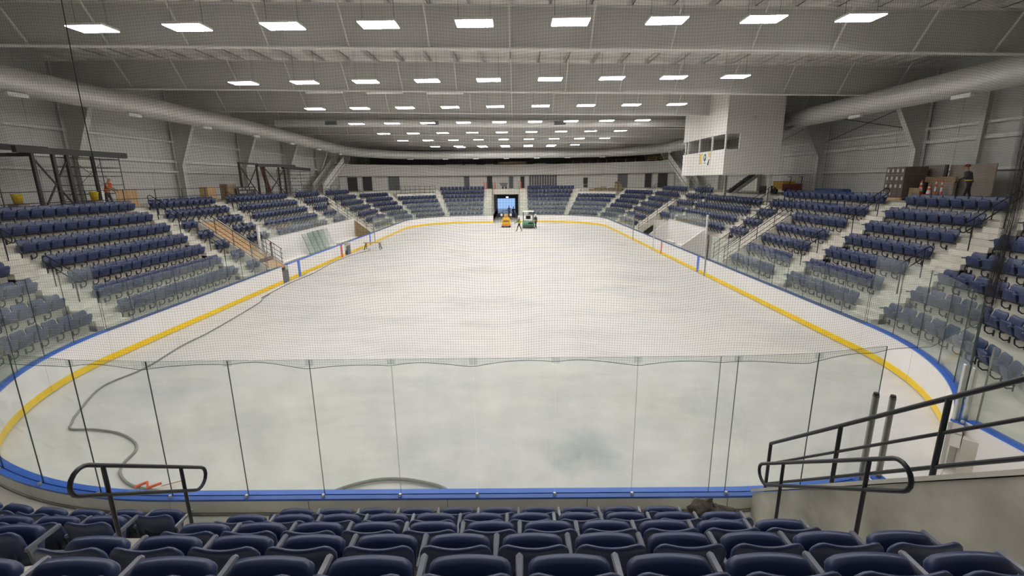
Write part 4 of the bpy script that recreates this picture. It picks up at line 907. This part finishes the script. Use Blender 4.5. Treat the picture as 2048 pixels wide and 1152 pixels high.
def guard(label, pts_, z0, h=.98, mt='rail'):
    t = thing('guard_rail', label, 'railing', (*pts_[0], z0))
    for hh in (h, h*.5): m_ = MB(); m_.tube([(x, y, z0+hh) for x, y in pts_], .018, 6); m_.build('rail', mt, t)
    for (xa, ya), (xb, yb) in zip(pts_, pts_[1:]):
        n = max(1, round(math.hypot(xb-xa, yb-ya)/2.3))
        for i in range(n+1): m_ = MB(); m_.tube([(xa+(xb-xa)*i/n, ya+(yb-ya)*i/n, z0), (xa+(xb-xa)*i/n, ya+(yb-ya)*i/n, z0+h)], .02, 6); m_.build('post', mt, t)
guard('black guard rail behind the top row on the scaffold side', [(-19.65, 9.5), (-19.65, 36.0)], ZC)
guard('black guard rail at the concourse edge past the scaffolds', [(-19.65, 37.5), (-19.65, 49.0)], ZC)
def crate(nm, label, cat, x0, x1, y0, y1, z0, z1, mt): m_ = MB(); m_.rbox(x0, x1, y0, y1, z0, z1, .015); return tag(m_.build(nm, mt), label, cat)
crate('plywood_sheet', 'orange brown plywood sheet behind the orange vest worker', 'plywood', -21.4, -21.36, 19.9, 21.4, ZC, 5.72, 'wood')
crate('panel', 'pale grey panel next to the orange vest worker', 'panel', -21.4, -21.34, 18.35, 19.2, ZC, 5.72, 'board_back')
for i, (y, lb) in enumerate(((13.95, 'yellow bucket at the near end of the dark steel frame'), (17.75, 'yellow bucket beside the orange vest worker'))):
    m_ = MB(); m_.lathe(-20.7, y, [(0, 5.2), (.15, 5.2), (.2, 5.6), (.21, 5.62), (.18, 5.6), (.14, 5.3), (0, 5.3)], 14); t = tag(m_.build('bucket', 'yellow_plastic'), lb, 'bucket')
    crate('stand', ('low grey stand under a yellow bucket by the steel frame', 'low grey stand under the yellow bucket by the worker')[i], 'stand', -20.95, -20.45, y-.25, y+.25, ZC, 5.2, 'osb')
crate('carton', 'brown carton on the concourse behind the plank ramp', 'box', -21.4, -20.8, 27.0, 28.0, ZC, 5.75, 'wood')
crate('carton', 'brown carton beside the black lettered board', 'box', -21.6, -21.0, 29.7, 30.9, ZC, 5.95, 'plywood')
t = thing('lettered_board', 'black board with two lines of worn white lettering', 'sign', (-20.7, 31.8, ZC)); m_ = MB(); m_.box(-20.75, -20.7, 30.5, 33.1, ZC, 5.72); m_.build('board', 'darksteel', t)
m_ = MB()
for i in range(11):
    if i not in (4, 7): m_.box(-20.7, -20.693, 30.7+.2*i, 30.83+.2*i, 5.5, 5.62)
for i in range(4): m_.box(-20.7, -20.693, 30.75+.24*i, 30.93+.24*i, 5.2, 5.38)
m_.prism([(31.95, 5.2), (32.0, 5.38), (32.06, 5.38), (32.03, 5.2)], -20.7, -20.693, 'x'); m_.prism([(32.15, 5.38), (32.22, 5.2), (32.3, 5.38), (32.24, 5.38), (32.22, 5.28), (32.2, 5.38)], -20.7, -20.693, 'x'); m_.box(-20.7, -20.693, 32.5, 32.55, 5.22, 5.38); m_.build('lettering', 'paper', t)
# press box side concourse
t = thing('carton_stack', 'wrapped stack of dark brown cartons with white labels on a pallet', 'cartons', (21.5, 18.2, ZC))
for k in range(4):
    for j in range(4):
        z = ZC+.12+k*.39; y = 17.62+j*.31; m_ = MB(); m_.rbox(20.92, 22.1, y+.004, y+.306, z+.004, z+.386, .012); p = m_.build('carton', 'carton', t)
        if k > 0 or j > 1: m_ = MB(); m_.box(20.912, 20.92, y+.09, y+.2, z+.12, z+.28); m_.build('label', 'paper', p)
m_ = MB()
for x in (20.95, 21.5, 22.0): m_.box(x-.05, x+.05, 17.62, 18.86, ZC, ZC+.1)
m_.box(20.9, 22.1, 17.6, 18.88, ZC+.1, ZC+.12); m_.build('pallet', 'wood', t)
crate('plywood_sheet', 'tall grey plywood sheet leaning by the carton stack', 'plywood', 22.45, 22.5, 16.95, 18.3, ZC, 6.46, 'osb')
crate('plywood_sheet', 'wide grey plywood sheet behind the dark jacket worker', 'plywood', 22.45, 22.5, 14.6, 16.85, ZC, 6.44, 'osb')
crate('steel_post', 'dark steel post standing between the two plywood sheets', 'post', 22.2, 22.32, 16.75, 16.9, ZC, 6.44, 'darksteel')
crate('timber', 'long timber resting behind the traffic cones', 'timber', 22.0, 22.1, 15.95, 18.2, 5.62, 5.88, 'plywood')
crate('timber_support', 'stack of boards carrying the long timber', 'timber', 22.0, 22.15, 16.0, 17.4, ZC, 5.62, 'osb')
crate('plywood_sheet', 'low plywood sheet below the cartons end', 'plywood', 21.2, 21.24, 16.9, 17.55, ZC, 5.35, 'plywood')
def cone(x, y, h, label, slim=False):
    t = thing('traffic_cone', label, 'cone', (x, y, ZC)); r = .05 if slim else .15
    m_ = MB(); b_ = .12 if slim else .19; m_.rbox(x-b_, x+b_, y-b_, y+b_, ZC, ZC+.04, .015); m_.build('base', 'orange', t)
    R_ = lambda f_: r*(1-f_)+.03*f_
    for a, b, mt in ((.04, .45, 'orange'), (.45, .65, 'white'), (.65, .78, 'orange'), (.78, .88, 'white'), (.88, 1.0, 'orange')): m_ = MB(); m_.lathe(x, y, [(R_(a), ZC+a*h), (R_(b), ZC+b*h)]+([(0, ZC+h)] if b == 1.0 else []), 14); m_.build('band', mt, t)
cone(21.5, 17.2, 1.0, 'tall orange and white traffic cone next to the cartons'); cone(21.5, 16.72, .80, 'short cone with a white top beside the tall cone'); cone(21.5, 16.38, 1.05, 'slim orange delineator, second from the dark post', True); cone(21.5, 16.05, 1.02, 'slim orange delineator, right by the dark post', True)
t = thing('utility_cart', 'yellow and dark utility cart on the concourse before the press box', 'cart', (21.5, 29.5, ZC))
m_ = MB(); m_.rbox(21.0, 22.0, 28.6, 29.9, ZC+.35, ZC+.95, .05); m_.build('body', 'yellow', t); m_ = MB(); m_.rbox(21.0, 22.0, 27.7, 28.6, ZC+.25, ZC+.75, .05); m_.build('engine', 'redsteel', t)
for y in (28.0, 29.5):
    for x in (21.05, 21.95): m_ = MB(); m_.tube([(x-.07, y, ZC+.25), (x+.07, y, ZC+.25)], .25, 14); m_.build('wheel', 'black', t)
for x in (21.1, 21.9): m_ = MB(); m_.tube([(x, 27.8, ZC+.7), (x, 27.7, ZC+1.25), (x, 28.1, ZC+1.25)], .03, 6); m_.build('handle', 'darksteel', t)
crate('machine_crate', 'dark grey machine crate below the press box stair', 'crate', 21.2, 22.2, 31.2, 32.2, ZC, 5.3, 'darksteel')
m_ = MB(); m_.rbox(21.6, 22.4, 23.2, 25.8, ZC, 5.18, .1); tag(m_.build('covered_load', 'tarp'), 'low blue covered load by the wall before the press box', 'tarp')

# ------------------------------------------------------------------ machines on the slab
t = thing('ride_on_scrubber', 'yellow ride-on floor machine at the far tunnel mouth', 'machine', (0, 54.3, 0))
m_ = MB(); m_.add([(x, y, z) for z, w_, y0, y1 in ((.22, .52, 53.85, 55.6), (.30, .56, 53.8, 55.65), (.95, .52, 53.82, 55.6), (1.20, .40, 53.95, 55.4), (1.24, .34, 54.05, 55.3)) for x, y in ((-w_, y0), (w_, y0), (w_, y1), (-w_, y1))],
                  [(3, 2, 1, 0), (16, 17, 18, 19)]+[(k*4+i, k*4+(i+1) % 4, k*4+4+(i+1) % 4, k*4+4+i) for k in range(4) for i in range(4)]); m_.build('body', 'yellow', t)
m_ = MB(); m_.rbox(-.36, .36, 53.79, 53.83, .78, .90, .01); m_.build('grille', 'darksteel', t); m_ = MB(); m_.rbox(-.42, .42, 53.72, 53.82, .24, .34, .03); m_.build('bumper', 'orange', t)
m_ = MB(); m_.rbox(-.28, .28, 54.3, 54.42, 1.24, 1.75, .05); m_.rbox(-.28, .28, 54.4, 54.9, 1.22, 1.34, .05); m_.build('seat', 'wood', t)
for x in (-.5, .5):
    for y in (54.1, 55.3): m_ = MB(); m_.tube([(x-.08, y, .22), (x+.08, y, .22)], .22, 16); m_.build('wheel', 'black', t)
m_ = MB(); m_.tube([(-.55, 55.2, 1.0), (-.6, 55.1, 1.75), (-.4, 55.0, 2.15), (.4, 55.0, 2.15), (.6, 55.1, 1.75), (.55, 55.2, 1.0)], .035, 8); m_.build('roll_bar', 'darksteel', t)
m_ = MB(); m_.rbox(-.75, -.45, 54.9, 55.2, 1.4, 1.7, .05); m_.rbox(.45, .75, 54.9, 55.2, 1.4, 1.7, .05); m_.build('side_lamp', 'white', t)
t = thing('canopy_machine', 'green ride-on machine with a four post canopy on the slab', 'machine', (2.9, 52.9, 0))
m_ = MB(); m_.add([(2.9+x, y, z) for z, w_, y0, y1 in ((.15, .70, 52.3, 54.2), (.45, .75, 52.25, 54.25), (.70, .74, 52.3, 54.2), (.92, .62, 52.5, 54.0)) for x, y in ((-w_, y0), (w_, y0), (w_, y1), (-w_, y1))],
                  [(3, 2, 1, 0), (12, 13, 14, 15)]+[(k*4+i, k*4+(i+1) % 4, k*4+4+(i+1) % 4, k*4+4+i) for k in range(3) for i in range(4)]); m_.build('body', 'green', t)
m_ = MB(); m_.rbox(2.2, 3.6, 52.2, 52.3, .12, .46, .03); m_.build('skirt', 'green_dk', t); m_ = MB(); m_.rbox(2.85, 3.45, 52.22, 52.28, .58, .76, .02); m_.build('grille', 'black', t)
for x in (2.25, 3.5):
    for y in (52.7, 53.9): m_ = MB(); m_.tube([(x, y, .88), (x, y, 2.05)], .035, 8); m_.build('canopy_post', 'darksteel', t)
    for y in (52.7, 53.8): m_ = MB(); m_.tube([(x-.1, y, .24), (x+.1, y, .24)], .24, 16); m_.build('wheel', 'black', t)
m_ = MB(); m_.rbox(2.15, 3.6, 52.55, 54.0, 2.05, 2.13, .03); m_.build('canopy', 'board_back', t); m_ = MB(); m_.rbox(2.6, 3.2, 53.3, 53.8, .92, 1.1, .05); m_.rbox(2.6, 3.2, 53.75, 53.88, 1.0, 1.5, .05); m_.build('seat', 'black', t)
m_ = MB(); m_.rbox(2.4, 3.4, 52.5, 52.75, .9, 1.15, .05); m_.build('console', 'white', t)

# ------------------------------------------------------------------ people
def cloth_mat(name, bands):
    m, n, l = new_mat(name); b = n['Principled BSDF']; b.inputs['Roughness'].default_value = .85
    tc = n.new('ShaderNodeTexCoord'); sp = n.new('ShaderNodeSeparateXYZ'); l.new(tc.outputs['Object'], sp.inputs[0])
    dv = n.new('ShaderNodeMath'); dv.operation = 'DIVIDE'; dv.inputs[1].default_value = 2.0; l.new(sp.outputs['Z'], dv.inputs[0])
    r = n.new('ShaderNodeValToRGB'); r.color_ramp.interpolation = 'CONSTANT'; el = r.color_ramp.elements
    el[0].position = 0; el[0].color = (*bands[0][1], 1); el[1].position = bands[1][0]/2; el[1].color = (*bands[1][1], 1)
    for z, c in bands[2:]: q = el.new(z/2); q.color = (*c, 1)
    l.new(dv.outputs[0], r.inputs[0]); l.new(r.outputs[0], b.inputs['Base Color']); M[name] = m
def person(label, loc, rz, bands, vest, hat, la=(0.0, 0.0), stride=.12, bend=0.0, arms=((-.02, .05), (-.02, .05)), scale=1.0):
    nm = 'clothes %d' % len([k for k in M if k.startswith('clothes')]); cloth_mat(nm, bands)
    t = thing('person', label, 'person', loc, rz=rz); t.scale = (scale,)*3
    V = []; E_ = []; RAD = []
    def vtx(p, r, par=None): V.append(p); RAD.append(r); (E_.append((par, len(V)-1)) if par is not None else None); return len(V)-1
    pel = vtx((0, 0, .95), (.155, .115)); ab = vtx((0, bend*.25, 1.13), (.145, .105), pel); ch = vtx((0, bend*.7, 1.34), (.165, .115), ab); nb = vtx((0, bend*.95, 1.48), (.07, .06), ch); nk = vtx((0, bend*1.05+.01, 1.545), (.055, .055), nb); hd = vtx((0, bend*1.2+.02, 1.64), (.078, .092), nk); vtx((0, bend*1.3+.02, 1.74), (.06, .07), hd)
    for sx, st, (ay, az) in ((-1, stride, arms[0]), (1, -stride, arms[1])):
        h = vtx((sx*.095, 0, .88), (.095, .095), pel); k = vtx((sx*.10, st*.75+.03, .50), (.062, .065), h); a = vtx((sx*.10, st*1.5-.02, .10), (.045, .048), k); vtx((sx*.115, st*1.5+.15, .045), (.042, .035), a)
        s = vtx((sx*.19, bend*.85, 1.42), (.068, .065), ch); e = vtx((sx*.25, bend*.7+ay*.5, 1.15+az*.3), (.047, .047), s); w_ = vtx((sx*.25, bend*.7+ay*.5+.12+ay, .93+az), (.034, .034), e)
        hnd = vtx((sx*.25, bend*.7+ay*.5+.16+ay, .87+az), (.036, .02), w_)
        for f_ in range(4): vtx((sx*(.235+.012*f_), bend*.7+ay*.5+.19+ay-.012*abs(f_-1.5), .79+az), (.009, .009), hnd)
        vtx((sx*.222, bend*.7+ay*.5+.2+ay, .84+az), (.010, .010), hnd)
    me = bpy.data.meshes.new('body'); me.from_pydata(V, E_, []); me.materials.append(M[nm]); ob = bpy.data.objects.new('body', me); C.objects.link(ob); ob.parent = t
    sk = ob.modifiers.new('skin', 'SKIN'); sk.use_smooth_shade = True
    for i, r in enumerate(RAD): me.skin_vertices[0].data[i].radius = r
    me.skin_vertices[0].data[0].use_root = True
    ob.modifiers.new('sub', 'SUBSURF').levels = 1; ob.modifiers['sub'].render_levels = 1
    hy = bend*1.25+.02
    m_ = MB(); m_.at = 1; m_.tube([(0, hy+.10, 1.64), (0, hy+.125, 1.625), (0, hy+.10, 1.61)], .014, 6); m_.build('nose', 'skin', t)
    if hat:
        m_ = MB(); m_.at = 1; m_.lathe(0, hy, [(.145, 1.70), (.125, 1.705), (.12, 1.75), (.09, 1.80), (.0, 1.825)], 14); m_.box(-.07, .07, hy+.10, hy+.18, 1.698, 1.706); m_.build('hard_hat', hat, t)
    if vest:
        m_ = MB(); m_.at = 1; pr = [(.19, .98, 0), (.185, 1.12, .3), (.205, 1.32, .7), (.20, 1.44, .9), (.12, 1.47, .95)]; n = 14; vv = []
        for r, z, bf in pr: vv += [(r*math.cos(6.2832*k/n), bend*bf+r*.74*math.sin(6.2832*k/n), z) for k in range(n)]
        m_.add(vv, [(i*n+k, i*n+(k+1) % n, i*n+n+(k+1) % n, i*n+n+k) for i in range(4) for k in range(n)], 0, True); m_.build('vest', vest, t)
        m_ = MB(); m_.at = 1; vv = []
        for r, z in ((.192, 1.05), (.190, 1.10)): vv += [(r*1.03*math.cos(6.2832*k/n), bend*.3+r*.77*math.sin(6.2832*k/n), z) for k in range(n)]
        m_.add(vv, [(k, (k+1) % n, n+(k+1) % n, n+k) for k in range(n)], 0, True); m_.build('reflective_band', 'yellow_plastic', t)
    return t
M['vest_orange'] = mat('orange vest', (.55, .06, .03), .8); M['vest_lime'] = mat('lime vest', (.42, .50, .06), .8); M['vest_dark'] = mat('dark vest', (.03, .035, .03), .8); M['hat_white'] = mat('white hat', (.7, .7, .68), .4)
SK = (.40, .23, .16); DK = (.02, .02, .022); GR = (.09, .09, .085)
person('worker in an orange and yellow safety vest and white helmet leaning by the scaffold', (-20.6, 18.45, ZC), R(-75), [(0, DK), (.1, (.05, .05, .06)), (.92, (.32, .27, .16)), (1.5, SK)], 'vest_orange', 'hat_white', stride=.1, bend=.16, arms=((.1, .12), (.14, .15)), scale=.92)
person('worker in a dark jacket and brown cap behind the top row by the plywood', (21.2, 14.4, ZC), R(60), [(0, DK), (.1, DK), (.92, (.035, .04, .03)), (1.5, SK)], 'vest_dark', 'redsteel', bend=.14, arms=((.15, .2), (.12, .15)), scale=.93)
person('person in dark clothes and a lime vest walking across the slab', (1.66, 48.8, 0), R(80), [(0, DK), (.1, (.022, .026, .022)), (.92, (.05, .07, .05)), (1.5, SK)], 'vest_lime', 'hat_white', stride=.2, arms=((.22, .1), (-.15, .08)))
person('person in dark trousers and grey top walking beside the green machine', (3.75, 51.7, 0), R(-35), [(0, DK), (.1, (.022, .022, .025)), (.92, (.12, .12, .11)), (1.5, SK)], 'vest_dark', 'hat_white', stride=.24, arms=((.1, .05), (-.1, .05)))
person('dark figure standing in the bright far doorway', (.95, 70.0, 0), R(200), [(0, DK), (.1, DK), (.92, (.03, .03, .04)), (1.5, (.1, .07, .06))], None, 'darksteel', arms=((.2, .35), (.05, .1)))
person('figure in light clothes walking in the far tunnel', (.2, 72.5, 0), R(170), [(0, DK), (.1, (.2, .2, .24)), (.92, (.35, .3, .36)), (1.5, SK)], None, 'hat_white', stride=.2)

# ------------------------------------------------------------------ hoses, cable, jacket
def hose(nm, label, cat, pts_, r, mt, n=6):
    P = [Vector(p) for p in pts_]; out = []
    for i in range(len(P)-1):
        a, b, c, d = P[max(0, i-1)], P[i], P[i+1], P[min(len(P)-1, i+2)]
        for q in range(n):
            t_ = q/n; out.append(.5*((2*b)+(c-a)*t_+(2*a-5*b+4*c-d)*t_*t_+(3*b-a-3*c+d)*t_**3))
    out.append(P[-1]); m_ = MB(); m_.tube(out, r, 8); return tag(m_.build(nm, mt), label, cat)
hose('floor_hose', 'long grey hose snaking over the slab along the curved corner boards', 'hose', [(x, y, .038) for x, y in ((-12.35, 17.9), (-12.2, 16.9), (-11.9, 15.87), (-11.46, 11.62), (-11.45, 9.83), (-11.18, 7.68), (-11.36, 6.27), (-10.59, 4.63), (-10.25, 4.1), (-9.98, 3.8), (-9.36, 3.77), (-8.57, 3.57), (-7.91, 3.19), (-7.59, 2.83), (-7.48, 2.41), (-7.25, 2.0), (-6.69, 1.6), (-5.95, 1.4), (-5.2, 1.25))], .026, 'hose')
hose('hose_loop', 'thick grey hose arching up just behind the near boards', 'hose', [(x, y, .06) for x, y in ((-2.9, .9), (-2.38, 1.39), (-1.82, 1.65), (-1.27, 1.69), (-.74, 1.57), (-.31, 1.37), (.1, .9))], .036, 'hose')
hose('floor_cable', 'thin dark cable along the foot of the bench side boards', 'cable', [(x, y, .02) for x, y in ((-12.4, 17.2), (-12.6, 20.5), (-12.5, 24.0), (-12.75, 28), (-12.5, 32), (-11.9, 34.2), (-12.3, 35.3))], .016, 'black')
t = thing('tape_bundle', 'small orange rag on the hose end by the near boards', 'rag', (-6.3, 1.5, .05)); m_ = MB(); m_.tube([(-6.5, 1.45, .09), (-6.35, 1.6, .1), (-6.2, 1.42, .1), (-6.05, 1.58, .09)], .03, 6); m_.build('rag', 'orange', t); m_ = MB(); m_.tube([(-6.0, 1.5, .08), (-5.7, 1.75, .04)], .012, 5); m_.build('stick', 'wood', t)
rj = random.Random(5); m_ = MB(); nu, nv = 22, 11; vv = []; ff = []
jx, jy, jz = 3.50, -1.60, 1.90
for j in range(nv+1):
    for i in range(nu):
        a = 6.2832*i/nu; b = -1.5708+3.1416*j/nv; k = 1+.14*math.sin(3*a+2*b)+.10*math.sin(7*a-3*b)+.08*math.sin(5*b+a*2)+rj.uniform(-.05, .05)
        vv.append((jx+.27*k*math.cos(b)*math.cos(a), jy+.13*k*math.cos(b)*math.sin(a), jz+.15*k*math.sin(b)-.04*math.cos(a)))
for j in range(nv):
    for i in range(nu): ff.append((j*nu+i, j*nu+(i+1) % nu, (j+1)*nu+(i+1) % nu, (j+1)*nu+i))
m_.add(vv, ff, 0, True); tag(m_.build('jacket', 'cloth'), 'crumpled grey brown jacket thrown over a seat by the stair wall', 'jacket')
